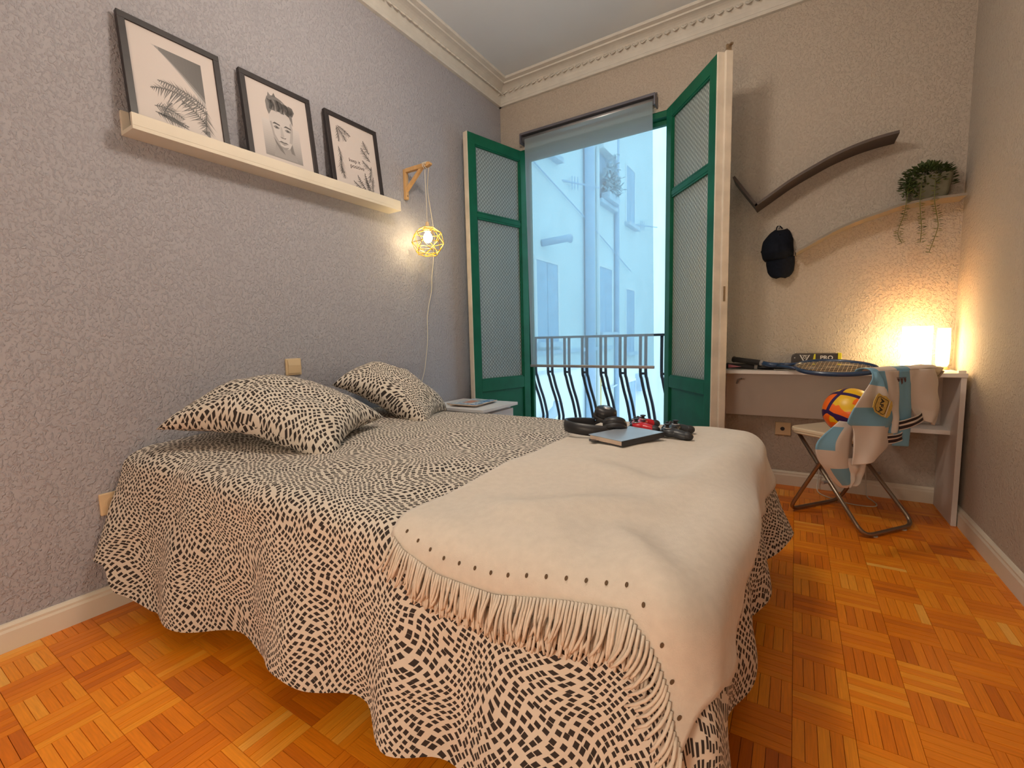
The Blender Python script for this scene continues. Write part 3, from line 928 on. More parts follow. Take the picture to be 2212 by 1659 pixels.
for sy, tilt, hz2 in ((-1, .25, .034), (1, -.55, .056)):
    Mc = Mh @ Matrix.Translation((.062, sy * .050, hz2)) @ Matrix.Rotation(sy * .9 + tilt, 4, 'X') @ Matrix.Rotation(.15, 4, 'Y')
    cup = obj('ear_cup', MB().lathe([(.001, .020), (.022, .019), (.031, .014), (.034, .004), (.034, -.006), (.030, -.010), (.001, -.010)], 24, Mc @ Matrix.Diagonal((1.12, .95, 1, 1))), M_BLACK, parent=hp, smooth=True)
    obj('ear_cushion', MB().tube([Mc @ Vector((.030 * math.cos(t), .026 * math.sin(t), -.016)) for t in [2 * PI * k / 24 for k in range(24)]], .0115, 10, closed=True), M_BLACKSOFT, parent=hp, smooth=True)
    obj('logo_disc', MB().lathe([(.012, .0185), (.012, .0215), (.001, .0217)], 16, Mc), M_SILVER, parent=cup, smooth=True)
    obj('arm', MB().tube([Mh @ Vector((.025, sy * .070, .018)), Mh @ Vector((.045, sy * .068, .026)), Mc @ Vector((0, 0, .004))], [.008, .009, .010], 8), M_BLACK, parent=hp, smooth=True)

# game controllers
def controller(c, heading, z, body_mat, grip_mat, label, tilt=0.0):
    h = Vector((math.cos(heading), math.sin(heading), 0))
    M = frame_matrix((c[0], c[1], z), h, Vector((-h.y, h.x, 0))) @ Matrix.Rotation(tilt, 4, 'X')
    t = thing('game_controller', (c[0], c[1], z), label, 'game controller')
    # local x: left-right across the pad, local y: away from the player, z up
    mb = MB()
    mb.ball((0, .008, .026), (.052, .030, .016), 24, 12, M=None)
    for s in (-1, 1):
        mb.ball((s * .043, .006, .025), (.031, .032, .0175), 20, 12)
        mb.ball((s * .057, -.026, .020), (.021, .044, .0165), 20, 12, Matrix.Rotation(s * .28, 4, 'Z') @ Matrix.Rotation(.18, 4, 'X'))
    mb.xf(M)
    b = obj('body', mb, body_mat, parent=t, smooth=True)
    r_ = b.modifiers.new('fuse', 'REMESH'); r_.mode = 'VOXEL'; r_.voxel_size = .0028; r_.use_smooth_shade = True
    sm = b.modifiers.new('smooth', 'SMOOTH'); sm.iterations = 5; sm.factor = .5
    for s in (-1, 1):
        g = MB().ball((s * .063, -.050, .0165), (.0185, .022, .0160), 16, 10, Matrix.Rotation(s * .28, 4, 'Z')).xf(M)
        obj('grip', g, grip_mat, parent=t, smooth=True)
        sx, sy = (s * .030, -.006) if s > 0 else (-.050, .016)
        st = obj('thumbstick', MB().lathe([(.0075, .036), (.006, .046), (.006, .050), (.0105, .052), (.0115, .055), (.0085, .056), (.001, .0545)], 18, M @ Matrix.Translation((sx, sy, 0))), M_BLACK, parent=t, smooth=True)
        obj('stick_ring', MB().tube([M @ Vector((sx + .012 * math.cos(k), sy + .012 * math.sin(k), .0405)) for k in [2 * PI * q / 20 for q in range(20)]], .0018, 6, closed=True), M_SILVER, parent=st, smooth=True)
        obj('bumper', MB().box((s * .048 - .022, .030, .027), (s * .048 + .022, .040, .035)).xf(M), M_BLACK, parent=t, bevel=.004)
        obj('trigger', MB().box((s * .050 - .012, .034, .010), (s * .050 + .012, .046, .026)).xf(M), M_BLACK, parent=t, bevel=.005)
    for k, (bx_, by_) in enumerate(((.050, .026), (.050, .004), (.039, .015), (.061, .015))):
        obj('face_button', MB().lathe([(.0052, .038), (.0052, .0445), (.004, .0455), (.001, .046)], 12, M @ Matrix.Translation((bx_, by_, 0))), M_BLACK, parent=t, smooth=True)
    obj('direction_pad', MB().box((-.040, -.010, .039), (-.020, -.004, .0445)).box((-.033, -.017, .039), (-.027, .003, .0445)).xf(M), M_BLACK, parent=t, bevel=.001)
    obj('guide_button', MB().lathe([(.008, .040), (.008, .0435), (.001, .044)], 16, M @ Matrix.Translation((0, .026, 0))), M_SILVER, parent=t, smooth=True)
    return t
controller((1.592, -1.500), math.radians(104), on_bed(1.592, -1.500) - .003, M_RED, M_BLACKSOFT, 'glossy red game controller with black grips on the throw')
controller((1.728, -1.565), math.radians(98), on_bed(1.728, -1.565) - .003, mk('satin_charcoal_plastic', (.030, .034, .042), .38), M_BLACKSOFT, 'charcoal black game controller with black grips on the throw')

# ------------------------------------------------------------------ nightstand
ns = thing('nightstand', (.25, -.83, 0), 'white nightstand between the bed and the green balcony door', 'nightstand')
obj('top', bx((.015, -1.035, .500), (.490, -.625, .520)), M_WHITE_COOL, parent=ns, bevel=.002)
obj('body', bx((.015, -1.020, .04), (.440, -.640, .500)), M_WHITE_COOL, parent=ns, bevel=.002)
for z0, z1 in ((.275, .480), (.055, .260)):
    d_ = obj('drawer', bx((.440, -1.018, z0), (.462, -.642, z1)), M_WHITE_COOL, parent=ns, bevel=.002)
    obj('handle', bx((.462, -.90, z1 - .045), (.475, -.76, z1 - .033)), M_ALU, parent=d_, bevel=.003)
for x in (.035, .42):
    for y in (-1.0, -.66): obj('foot', bx((x - .015, y - .015, 0), (x + .015, y + .015, .045)), M_WHITE_COOL, parent=ns)
def magazine(c, rz, w, l, t, z, cols, label):
    M = Matrix.Translation((c[0], c[1], z)) @ Matrix.Rotation(rz, 4, 'Z')
    o = thing('magazine', (c[0], c[1], z), label, 'magazine', 'magazines on the nightstand')
    obj('pages', MB().box((-w / 2, -l / 2, 0), (w / 2, l / 2, t - .0008)).xf(M), M_PAGES, parent=o)
    mb = MB(); rr = random.Random(len(label))
    nx_, ny_ = 14, 18
    for i in range(nx_):
        for j in range(ny_):
            x0, x1 = lerp(-w / 2, w / 2, i / nx_), lerp(-w / 2, w / 2, (i + 1) / nx_); y0, y1 = lerp(-l / 2, l / 2, j / ny_), lerp(-l / 2, l / 2, (j + 1) / ny_)
            if i >= 10: c_ = cols[1] if rr.random() < .55 else cols[2]
            elif 3 <= i <= 7 and 5 <= j <= 12: c_ = cols[3]
            else: c_ = cols[0] if rr.random() < .6 else cols[4]
            mb.add([(x0, y0, t), (x1, y0, t), (x1, y1, t), (x0, y1, t)], [(0, 1, 2, 3)], col=c_)
    obj('cover', mb.xf(M), M_MAG, parent=o, fix=False)
    return o
cool = [(.30, .42, .55), (.06, .20, .48), (.65, .75, .85), (.55, .25, .18), (.62, .66, .68)]
pale = [(.62, .60, .56), (.35, .42, .46), (.66, .64, .60), (.50, .40, .34), (.55, .56, .54)]
magazine((.235, -.80), math.radians(14), .21, .28, .006, .5202, pale, 'pale magazine at the bottom of the pile on the nightstand')
magazine((.240, -.815), math.radians(-7), .205, .275, .006, .5264, [(.55, .56, .55), (.3, .35, .42), (.6, .6, .6), (.6, .5, .4), (.5, .5, .52)], 'grey magazine in the middle of the pile on the nightstand')
magazine((.285, -.850), math.radians(4), .200, .27, .006, .5326, cool, 'blue-lettered magazine on top of the pile on the nightstand')

# ------------------------------------------------------------------ picture ledge and prints
led = thing('picture_ledge', (.05, -1.88, 1.712), 'long cream picture ledge on the grey wall above the bed', 'shelf')
LY0, LY1 = -2.535, -1.262
obj('base', bx((.001, LY0, 1.714), (.105, LY1, 1.728)), M_TRIM, parent=led, bevel=.001)
obj('front_lip', bx((.090, LY0, 1.728), (.105, LY1, 1.770)), M_TRIM, parent=led, bevel=.001)
obj('back_board', bx((.001, LY0, 1.728), (.015, LY1, 1.800)), M_TRIM, parent=led, bevel=.001)

def picture(y0, W, H, label):
    xb, xt = .074, .026; zb = 1.7285
    up = Vector((xt - xb, 0, math.sqrt(max(H * H - (xt - xb) ** 2, 0)))).normalized()
    M = frame_matrix((xb, y0, zb), (0, 1, 0), up)
    o = thing('framed_print', (xb, y0 + W / 2, zb), label, 'picture', 'framed prints on the picture ledge')
    fw_ = .023; fd = .016
    for lo, hi in (((0, 0, -fd), (W, fw_, .004)), ((0, H - fw_, -fd), (W, H, .004)), ((0, fw_, -fd), (fw_, H - fw_, .004)), ((W - fw_, fw_, -fd), (W, H - fw_, .004))):
        obj('frame_side', MB().box(lo, hi).xf(M), M_BLACKFRAME, parent=o, bevel=.001)
    obj('paper', MB().box((fw_, fw_, -.006), (W - fw_, H - fw_, -.003)).xf(M), M_PAPER, parent=o)
    return o, M
def frond(mb, M, x, y, ang, ln, wid, col, n=16, droop=.5, zz=-.0028):
    """printed palm frond: a curved rib with leaflets, drawn flat on the paper"""
    pts = []
    px, py, a = x, y, ang
    for k in range(n + 1):
        pts.append((px, py, a)); px += math.cos(a) * ln / n; py += math.sin(a) * ln / n; a -= droop / n
    for k in range(1, n):
        px, py, a = pts[k]
        for s in (-1, 1):
            l = wid * math.sin(PI * (.12 + .86 * k / n)) * (.75 + .5 * random.random())
            b = a + s * (.75 + .35 * random.random())
            qx, qy = px + math.cos(b) * l, py + math.sin(b) * l - l * .35
            w = ln / n * .33
            mb.poly([M @ Vector((px - math.cos(a) * w, py - math.sin(a) * w, zz)), M @ Vector((px + math.cos(a) * w, py + math.sin(a) * w, zz)), M @ Vector((qx, qy, zz))], col=col)
    for k in range(n):
        (x0, y0, a0), (x1, y1, a1) = pts[k], pts[k + 1]
        w = .0016
        mb.poly([M @ Vector((x0 - w * math.sin(a0), y0 + w * math.cos(a0), zz)), M @ Vector((x1 - w * math.sin(a1), y1 + w * math.cos(a1), zz)), M @ Vector((x1 + w * math.sin(a1), y1 - w * math.cos(a1), zz)), M @ Vector((x0 + w * math.sin(a0), y0 - w * math.cos(a0), zz))], col=col)
def G(v): return (v, v * .93, v * .92)
PW, PH = .335, .415
# print one: palm fronds under a dark sky wedge
o1, M1 = picture(-2.524, PW, PH, 'framed print of palm fronds under a dark grey sky wedge')
ink = MB()
X0, X1, Y0, Y1 = .075, .262, .075, .345       # printed field
ns_ = 14
for i in range(ns_):
    for j in range(10):
        u0, u1 = i / ns_, (i + 1) / ns_
        def yy(u, t): return lerp(Y1, lerp(Y1, Y1 - .17, u ** 1.25), t)
        x0, x1 = lerp(X0 + .02, X1, u0), lerp(X0 + .02, X1, u1)
        t0, t1 = j / 10, (j + 1) / 10
        tm = (t0 + t1) / 2; um = (u0 + u1) / 2
        g = .10 + .06 * (1 - um) + (.42 * ((tm - .75) / .25) ** 2 if tm > .75 else 0) + (.3 * (1 - um / .15) if um < .15 else 0)
        ink.add([M1 @ Vector((x0, yy(u0, t0), -.0028)), M1 @ Vector((x1, yy(u1, t0), -.0028)), M1 @ Vector((x1, yy(u1, t1), -.0028)), M1 @ Vector((x0, yy(u0, t1), -.0028))], [(0, 1, 2, 3)], col=G(min(g, .5)))
random.seed(11)
frond(ink, M1, X1, .150, 2.45, .20, .055, G(.10), 26, -1.15)
frond(ink, M1, X1, .172, 2.55, .17, .040, G(.13), 22, -.7, -.0027)
frond(ink, M1, X1 - .005, .100, 2.25, .11, .045, G(.12), 16, -.4, -.0026)
frond(ink, M1, X1, .165, -1.75, .10, .040, G(.12), 14, -.1, -.0026)
frond(ink, M1, X0 + .005, .112, .25, .10, .045, G(.13), 14, .9, -.0027)
frond(ink, M1, X0 + .03, .080, 1.35, .075, .030, G(.10), 12, .6, -.0026)
frond(ink, M1, X0 + .005, .090, -.05, .11, .030, G(.12), 14, .25, -.0026)
ink.poly([M1 @ Vector(v) for v in ((X0 + .01, .088, -.0026), (X0 + .06, .092, -.0026), (X0 + .115, .060, -.0026), (X0 + .05, .074, -.0026))], col=G(.11))
ink.poly([M1 @ Vector(v) for v in ((X1 - .03, .078, -.0026), (X1, .082, -.0026), (X1 + .002, .052, -.0026))], col=G(.16))
tag(obj('print_ink', ink, M_INK, parent=o1, fix=False), kind='stuff')

# print two: pencil-like portrait of a man with swept-back hair (plain generic face)
o2, M2 = picture(-2.110, PW, PH, 'framed monochrome portrait of a man with swept hair')
ink = MB()
def gp(pts, v, z=-.0028): ink.poly([M2 @ Vector((x, y, z)) for x, y in pts], col=G(v))
# grey background fading upward
for j in range(16):
    y0, y1 = lerp(.072, .235, j / 16), lerp(.072, .235, (j + 1) / 16)
    gp([(.078, y0), (.258, y0), (.258, y1), (.078, y1)], lerp(.24, .53, (j / 15) ** .8), -.00285)
gp([(.118, .078), (.135, .150), (.215, .150), (.232, .078)], .30)                                    # neck
face = [(.116, .268), (.113, .232), (.117, .198), (.124, .170), (.140, .142), (.158, .126), (.180, .122), (.200, .132), (.214, .158), (.222, .190), (.226, .230), (.222, .272), (.196, .292), (.15, .292)]
gp(face, .50, -.00275)
gp([(.214, .158), (.222, .190), (.226, .230), (.222, .262), (.212, .25), (.210, .20), (.200, .160)], .36, -.0027)   # cheek shade
gp([(.116, .232), (.124, .170), (.140, .142), (.158, .126), (.150, .15), (.132, .18), (.124, .235)], .34, -.0027)
for s, x0 in ((1, .126), (1, .180)):
    gp([(x0, .226), (x0 + .012, .236), (x0 + .036, .231), (x0 + .038, .225), (x0 + .014, .228)], .07, -.0026)       # brow
    gp([(x0 + .004, .214), (x0 + .016, .222), (x0 + .034, .216), (x0 + .030, .209), (x0 + .014, .207)], .20, -.0026)
    gp([(x0 + .014, .211), (x0 + .018, .218), (x0 + .025, .216), (x0 + .024, .210)], .05, -.0025)
gp([(.164, .222), (.172, .222), (.178, .180), (.168, .172), (.160, .178)], .40, -.0026)
gp([(.156, .176), (.164, .170), (.182, .171), (.187, .178), (.176, .174), (.164, .175)], .14, -.0025)
gp([(.146, .150), (.160, .157), (.172, .154), (.184, .156), (.196, .150), (.172, .148)], .13, -.0025)
gp([(.152, .147), (.172, .147), (.190, .147), (.172, .139)], .28, -.0025)
gp([(.150, .134), (.172, .130), (.196, .136), (.178, .118), (.16, .121)], .26, -.0024)
gp([(.124, .165), (.140, .142), (.160, .122), (.172, .095), (.15, .11), (.132, .140)], .17, -.0024)                # jaw shadow
gp([(.214, .158), (.200, .132), (.205, .112), (.222, .108), (.216, .13)], .18, -.0024)
hair = [(.116, .262), (.108, .285), (.106, .318), (.116, .344), (.128, .350), (.140, .356), (.160, .357), (.184, .350), (.206, .336), (.222, .314), (.230, .286), (.229, .246), (.222, .262), (.214, .284), (.196, .292), (.176, .286), (.164, .296), (.146, .290), (.130, .286)]
gp(hair, .17, -.0024)
for k in range(13):
    x0, y0 = .120 + .0085 * k, .290 + .003 * math.sin(k * 1.7)
    b0 = .16 + .10 * math.sin(k * 2.3)
    w_ = .010
    gp([(x0, y0), (x0 + w_, y0 - .002), (x0 + w_ + .012, y0 + .022), (x0 + w_ + .004, y0 + .048 - .0012 * abs(k - 6)), (x0 - .006, y0 + .052 - .0012 * abs(k - 6)), (x0 + .004, y0 + .024)], (.07, .20, .12, .30, .09)[k % 5], -.0023)
gp([(.118, .338), (.124, .366), (.136, .352)], .2, -.0023); gp([(.140, .350), (.152, .372), (.160, .354)], .12, -.0023)
tag(obj('print_ink', ink, M_INK, parent=o2, fix=False), kind='stuff')

# print three: tropical leaves round two lines of hand lettering
o3, M3 = picture(-1.692, PW, PH, 'framed print of small tropical leaves around hand-lettered words')
ink = MB(); random.seed(5)
for (x, y, a, l, w) in ((.065, .352, -.75, .085, .030), (.072, .356, -.25, .085, .028), (.064, .345, -1.35, .075, .022),
                        (.062, .245, -1.3, .075, .020), (.066, .195, -1.45, .090, .030), (.064, .150, -1.2, .070, .028),
                        (.268, .265, 2.2, .075, .030), (.270, .225, 2.45, .085, .032), (.270, .200, -1.7, .10, .024), (.270, .18, 2.7, .07, .03),
                        (.262, .050, 1.55, .095, .022), (.240, .048, 1.9, .105, .026), (.220, .048, 2.3, .095, .026), (.200, .050, 2.75, .075, .022), (.255, .05, 2.1, .085, .024)):
    frond(ink, M3, x, y, a, l, w, G(.09), 11, .3)
tag(obj('print_ink', ink, M_INK, parent=o3, fix=False), kind='stuff')
for txt, x, y, sz in (('keep it', .158, .196, .027), ('positive', .172, .168, .030)):
    obj('lettering', text_mb(txt, sz, M3 @ Matrix.Translation((x, y, -.0026)) @ Matrix.Rotation(.06, 4, 'Z') @ Matrix.Shear('XZ', 4, (0, 0)), .0001), M_BLACKTHREAD, parent=o3, fix=False)

# ------------------------------------------------------------------ pine bracket and wire pendant
BRY = -1.118
br = thing('wall_bracket', (.0, BRY, 1.83), 'pale pine triangular bracket screwed to the grey wall', 'bracket')
obj('upright', bx((.001, BRY - .012, 1.830), (.022, BRY + .012, 2.010)), M_PINE, parent=br, bevel=.002)
obj('arm', MB().prism([(.022, 1.988), (.200, 1.988), (.222, 1.996), (.224, 2.004), (.214, 2.012), (.022, 2.012)], -.012, .012, Matrix(((1, 0, 0, 0), (0, 0, -1, BRY), (0, 1, 0, 0), (0, 0, 0, 1)))), M_PINE, parent=br, bevel=.002)
obj('brace', MB().prism([(.022, 1.875), (.022, 1.900), (.130, 1.988), (.158, 1.988)], -.010, .010, Matrix(((1, 0, 0, 0), (0, 0, -1, BRY), (0, 1, 0, 0), (0, 0, 0, 1)))), M_PINE, parent=br, bevel=.002)
obj('screw', MB().tube([(.021, BRY, 1.85), (.0235, BRY, 1.85)], .005, 10), M_BRASS, parent=br)

pc = Vector((.175, BRY, 1.575))
pe = thing('pendant_lamp', (pc.x, pc.y, pc.z - .10), 'yellow wire cage pendant lamp with a lit bulb hanging from the pine bracket', 'lamp')
cord = [(pc.x, BRY, 1.665), (pc.x - .002, BRY + .002, 1.80), (pc.x - .004, BRY + .001, 1.96)]
for k in range(26):
    t = k / 25 * 5 * PI
    cord.append((pc.x - .012 + .030 * k / 25, BRY + .0165 * math.cos(t), 2.000 + .0165 * math.sin(t)))
obj('cord', MB().tube(catmull(cord, 3), .0026, 6), M_CORD, parent=pe, smooth=True)
wc = [(pc.x + .018, BRY + .012, 1.985), (.10, -1.02, 1.90), (.04, -.93, 1.80), (.012, -.885, 1.742), (.010, -.870, 1.66), (.010, -.882, 1.56), (.011, -.895, 1.46), (.010, -.911, 1.373), (.010, -.921, 1.28), (.010, -.955, 1.18), (.010, -.972, 1.10), (.010, -.975, 1.02), (.011, -.982, .94), (.010, -1.00, .84), (.010, -1.02, .756), (.010, -1.057, .667), (.010, -1.08, .58)]
obj('wall_cable', MB().tube(catmull(wc, 4), .0030, 6), M_CORD, parent=pe, smooth=True)
obj('socket', MB().lathe([(.001, .098), (.007, .096), (.010, .088), (.012, .066), (.024, .062), (.024, .040), (.001, .039)], 16, Matrix.Translation(pc)), M_BRASSY, parent=pe, smooth=True)
obj('bulb', MB().lathe([(.010, .042), (.013, .032), (.022, .020), (.027, .004), (.026, -.010), (.018, -.022), (.008, -.027), (.001, -.028)], 20, Matrix.Translation(pc)), M_BULB, parent=pe, smooth=True)
rings = [(.058, .046, 5, 0.0), (.026, .086, 6, .4), (-.030, .098, 6, .9), (-.078, .076, 6, .4), (-.100, .060, 5, .1)]
rp = [[pc + Vector((r_ * math.cos(2 * PI * k / n_ + ph), r_ * math.sin(2 * PI * k / n_ + ph), z)) for k in range(n_)] for z, r_, n_, ph in rings]
for q, ring in enumerate(rp):
    for k in range(len(ring)):
        obj('cage_wire', MB().tube([ring[k], ring[(k + 1) % len(ring)]], .0019, 6), M_GOLD, parent=pe)
    if q + 1 < len(rp):
        for p in ring:
            for t in sorted(rp[q + 1], key=lambda t: (t - p).length)[:2]:
                obj('cage_wire', MB().tube([p, t], .0019, 6), M_GOLD, parent=pe)
for p in rp[0][:5]: obj('cage_wire', MB().tube([pc + Vector((0, 0, .058)), p], .0019, 6), M_GOLD, parent=pe)

# ------------------------------------------------------------------ switch and socket on the grey wall
sw = thing('light_switch', (.0, -1.938, .795), 'ivory rocker light switch on the grey wall above the pillows', 'light switch')
obj('plate', bx((.0005, -1.981, .797), (.010, -1.899, .879)), M_SWITCH, parent=sw, bevel=.004)
obj('rocker', MB().prism([(.009, .806), (.014, .806), (.018, .846), (.013, .872), (.009, .872)], -1.972, -1.908, Matrix(((1, 0, 0, 0), (0, 0, 1, 0), (0, 1, 0, 0), (0, 0, 0, 1)))), M_SWITCH, parent=sw, bevel=.0015)
so = thing('wall_socket', (.0, -2.735, .335), 'cream wall socket low on the grey wall beside the bedspread', 'socket')
obj('plate', bx((.0005, -2.712, .350), (.012, -2.632, .430)), M_SWITCH, parent=so, bevel=.004)
obj('insert', MB().lathe([(.026, .012), (.026, .0145), (.020, .0145), (.019, .0125), (.001, .0122)], 20, Matrix.Translation((0, -2.672, .39)) @ Matrix.Rotation(PI / 2, 4, 'Y')), M_SWITCH, parent=so)

# ------------------------------------------------------------------ bent wall shelves, cap, plant
def wave_shelf(pts, depth, th, label, m_):
    C2 = catmull([(x, z, 0) for x, z in pts], 10)
    mb = MB(); P = []
    for k, p in enumerate(C2):
        a = C2[min(k + 1, len(C2) - 1)] - C2[max(k - 1, 0)]; a.normalize()
        nx, nz2 = -a.y, a.x
        P.append([(p.x, -depth, p.y), (p.x, -.0005, p.y), (p.x + nx * th, -.0005, p.y + nz2 * th), (p.x + nx * th, -depth, p.y + nz2 * th), (p.x, -depth, p.y)])
    mb.grid(P)
    for e in (P[0], P[-1]): mb.add(e[:4], [(0, 1, 2, 3)])
    o = obj('wave_shelf', mb, m_, bevel=.001)
    return tag(o, label, 'shelf', 'bent wall shelves above the desk')
M_SHELF = mk('white_bent_shelf', (.25, .21, .17), .6, var=.03)
M_SHELF_SHADE = mk('taupe_shelf_with_shade', (.085, .062, .054), .6, var=.06)  # shade of the upper shelf's underside put into its whole colour
up = [(1.870, 1.690), (1.945, 1.737), (2.024, 1.787), (2.091, 1.823), (2.157, 1.854), (2.240, 1.890), (2.342, 1.921), (2.430, 1.937), (2.509, 1.944)]
sh1 = wave_shelf(up, .16, .014, 'upper bent wall shelf, darkened for its shaded underside, with a short kinked end near the balcony door', M_SHELF_SHADE)
hook = MB()
hp1 = [(1.872, 1.690), (1.803, 1.792), (1.745, 1.880)]
for (xa, za), (xb, zb_) in zip(hp1, hp1[1:]):
    d_ = Vector((xb - xa, 0, zb_ - za)).normalized(); n_ = Vector((d_.z, 0, -d_.x)) * .014
    q = [Vector((xa, 0, za)), Vector((xb, 0, zb_)), Vector((xb, 0, zb_)) + n_, Vector((xa, 0, za)) + n_]
    hook.add([(v.x, -.16, v.z) for v in q] + [(v.x, -.0005, v.z) for v in q], [(0, 1, 2, 3), (7, 6, 5, 4), (0, 4, 5, 1), (1, 5, 6, 2), (2, 6, 7, 3), (3, 7, 4, 0)])
obj('kinked_end', hook, M_SHELF_SHADE, parent=sh1)
lowp = [(2.082, 1.404), (2.130, 1.430), (2.180, 1.457), (2.273, 1.505), (2.373, 1.542), (2.468, 1.568), (2.541, 1.588), (2.630, 1.596), (2.696, 1.598), (2.782, 1.596)]
wave_shelf(lowp, .13, .012, 'lower bent cream wall shelf carrying the trailing plant in the corner', M_SHELF)

# black cap on a hook
cap = thing('baseball_cap', (1.99, -.03, 1.28), 'black baseball cap hanging on the cream wall under the upper shelf', 'cap')
P = []
for i in range(25):
    t = i / 24                       # from strap (top) to brim line (bottom)
    z = lerp(1.572, 1.384, t)
    half = interp(t, [0, .1, .35, .7, .9, 1], [.030, .052, .078, .084, .080, .068])
    cx = lerp(2.000, 1.992, t) - .012 * math.sin(PI * t)
    dep = interp(t, [0, .15, .5, .8, 1], [.03, .07, .125, .135, .11])
    row = []
    for k in range(17):
        a = PI * k / 16
        seam = 1 - .025 * (abs(math.sin(3 * a)) < .12)
        row.append((cx - half * math.cos(a), -.172 + .168 - dep * math.sin(a) ** .8 * seam, z - .012 * math.sin(a) * (1 - t)))
    P.append(row)
obj('crown', MB().grid(P), M_CAP, parent=cap, smooth=True, solid=.003)
P = []
for i in range(13):
    t = i / 12; row = []
    half = interp(t, [0, .3, .7, .9, 1], [.072, .073, .066, .050, .022])
    for k in range(17):
        s = -1 + 2 * k / 16
        x = 2.002 + half * s; bow = .030 * s * s
        row.append((x + .006 * t, -.105 + bow * 1.4 + .022 * t, lerp(1.392, 1.276, t) + .006 * s * s * (1 - t)))
    P.append(row)
obj('brim', MB().grid(P), M_CAP, parent=cap, smooth=True, solid=.004)
P = [[(1.928 - .030 * (1 - abs(2 * j / 8 - 1)) * (i / 6), -.02 - .05 * i / 6 * 0.4, lerp(1.500, 1.388, j / 8)) for j in range(9)] for i in range(7)]
obj('side_panel', MB().grid(P), M_CAP, parent=cap, smooth=True, solid=.003)
obj('strap', MB().tube(catmull([(1.976, -.015, 1.568), (1.980, -.02, 1.585), (1.992, -.02, 1.588), (2.008, -.015, 1.572)], 6), .0035, 6), M_CAP, parent=cap, smooth=True)
obj('top_button', MB().ball((1.995, -.125, 1.52), (.007, .005, .007), 10, 6), M_CAP, parent=cap, smooth=True)
hk = obj('wall_hook', MB().tube([(1.990, -.0005, 1.580), (1.990, -.026, 1.578), (1.990, -.030, 1.590)], .003, 8), M_ALU, smooth=True)
tag(hk, 'small metal hook holding the black cap', 'hook')

# trailing plant
pl_ = thing('potted_plant', (2.63, -.07, 1.611), 'trailing green succulent in a grey-green pot on the lower wall shelf', 'plant')
prof = []
pot = MB()
def rr_poly(cx, cy, hx, hy, r, n=5):
    out = []
    for sx, sy, a0 in ((1, 1, 0), (-1, 1, PI / 2), (-1, -1, PI), (1, -1, 1.5 * PI)):
        for k in range(n + 1):
            a = a0 + PI / 2 * k / n
            out.append((cx + sx * (hx - r) + r * math.cos(a), cy + sy * (hy - r) + r * math.sin(a)))
    return out
rings_ = []
for z, hx, hy in ((1.611, .070, .048), (1.635, .078, .052), (1.70, .086, .058), (1.722, .087, .058), (1.722, .081, .052), (1.700, .080, .051)):
    rings_.append([(x, y, z) for x, y in rr_poly(2.645, -.070, hx, hy, .022)])
pot.grid([[rings_[j][i] for j in range(len(rings_))] for i in range(len(rings_[0]))], closed_u=True)
pot.add(rings_[0], [tuple(range(len(rings_[0])))]); pot.add(rings_[-1], [tuple(range(len(rings_[0])))])
obj('pot', pot, M_POT, parent=pl_, smooth=False)
def leaf_geo(mb, p, d, l, w, up=Vector((0, 0, 1))):
    d = d.normalized(); s = d.cross(up)
    if s.length < 1e-4: s = Vector((1, 0, 0))
    s.normalize(); n = s.cross(d)
    c = [p, p + d * l * .35 + s * w * .5 + n * w * .12, p + d * l * .75 + s * w * .45 + n * w * .1, p + d * l, p + d * l * .75 - s * w * .45 + n * w * .1, p + d * l * .35 - s * w * .5 + n * w * .12]
    b = p + d * l * .5 - n * w * .15
    mb.add(c + [b], [(0, 1, 6), (1, 2, 6), (2, 3, 6), (3, 4, 6), (4, 5, 6), (5, 0, 6), (0, 5, 4, 3, 2, 1)])
fol = MB(); rl = random.Random(9)
for k in range(520):
    a = rl.uniform(0, 2 * PI); q = math.sqrt(rl.random())
    x, y = 2.640 + .100 * q * math.cos(a), -.072 + .060 * q * math.sin(a)
    z = 1.722 + .045 * (1 - q * q) + rl.uniform(-.01, .02)
    if q > .82: z -= rl.uniform(0, .06)
    d = Vector((math.cos(a) * q, math.sin(a) * q, rl.uniform(.1, 1.1) * (1.3 - q)))
    p = Vector((min(x, 2.775), min(y, -.012), z))
    if p.x > 2.775: continue
    leaf_geo(fol, p, d, rl.uniform(.018, .030), rl.uniform(.009, .014))
for k in range(170):
    x = rl.uniform(2.545, 2.60); z = rl.uniform(1.63, 1.73)
    leaf_geo(fol, Vector((x, -.125 + rl.uniform(-.012, .01), z)), Vector((rl.uniform(-1, .2), -.6, rl.uniform(-1, .6))), .02, .009)
tag(obj('foliage', fol, M_LEAF, parent=pl_, smooth=False), kind='stuff')
for path in ([(2.575, -.115, 1.735), (2.560, -.135, 1.68), (2.552, -.142, 1.58), (2.545, -.144, 1.53), (2.528, -.144, 1.465), (2.530, -.144, 1.43), (2.546, -.144, 1.395)],
             [(2.620, -.105, 1.735), (2.612, -.125, 1.70), (2.606, -.144, 1.60), (2.612, -.146, 1.52), (2.618, -.146, 1.46), (2.617, -.146, 1.39)],
             [(2.670, -.105, 1.740), (2.664, -.125, 1.71), (2.660, -.144, 1.60), (2.672, -.146, 1.52), (2.680, -.146, 1.46), (2.666, -.146, 1.39), (2.652, -.146, 1.335)]):
    c = catmull(path, 6)
    v = obj('vine', MB().tube(c, .0016, 5), M_LEAF_LIGHT, parent=pl_, smooth=True)
    for k in range(3, len(c), 1):
        mbl = MB()
        for s in (-1, 1):
            if rl.random() < .18: continue
            leaf_geo(mbl, c[k], Vector((s * 1.0, rl.uniform(-.6, .1), rl.uniform(-.5, .5))), rl.uniform(.014, .026), rl.uniform(.007, .012))
        if mbl.v: obj('vine_leaf', mbl, M_LEAF_LIGHT if rl.random() < .6 else M_LEAF, parent=v)

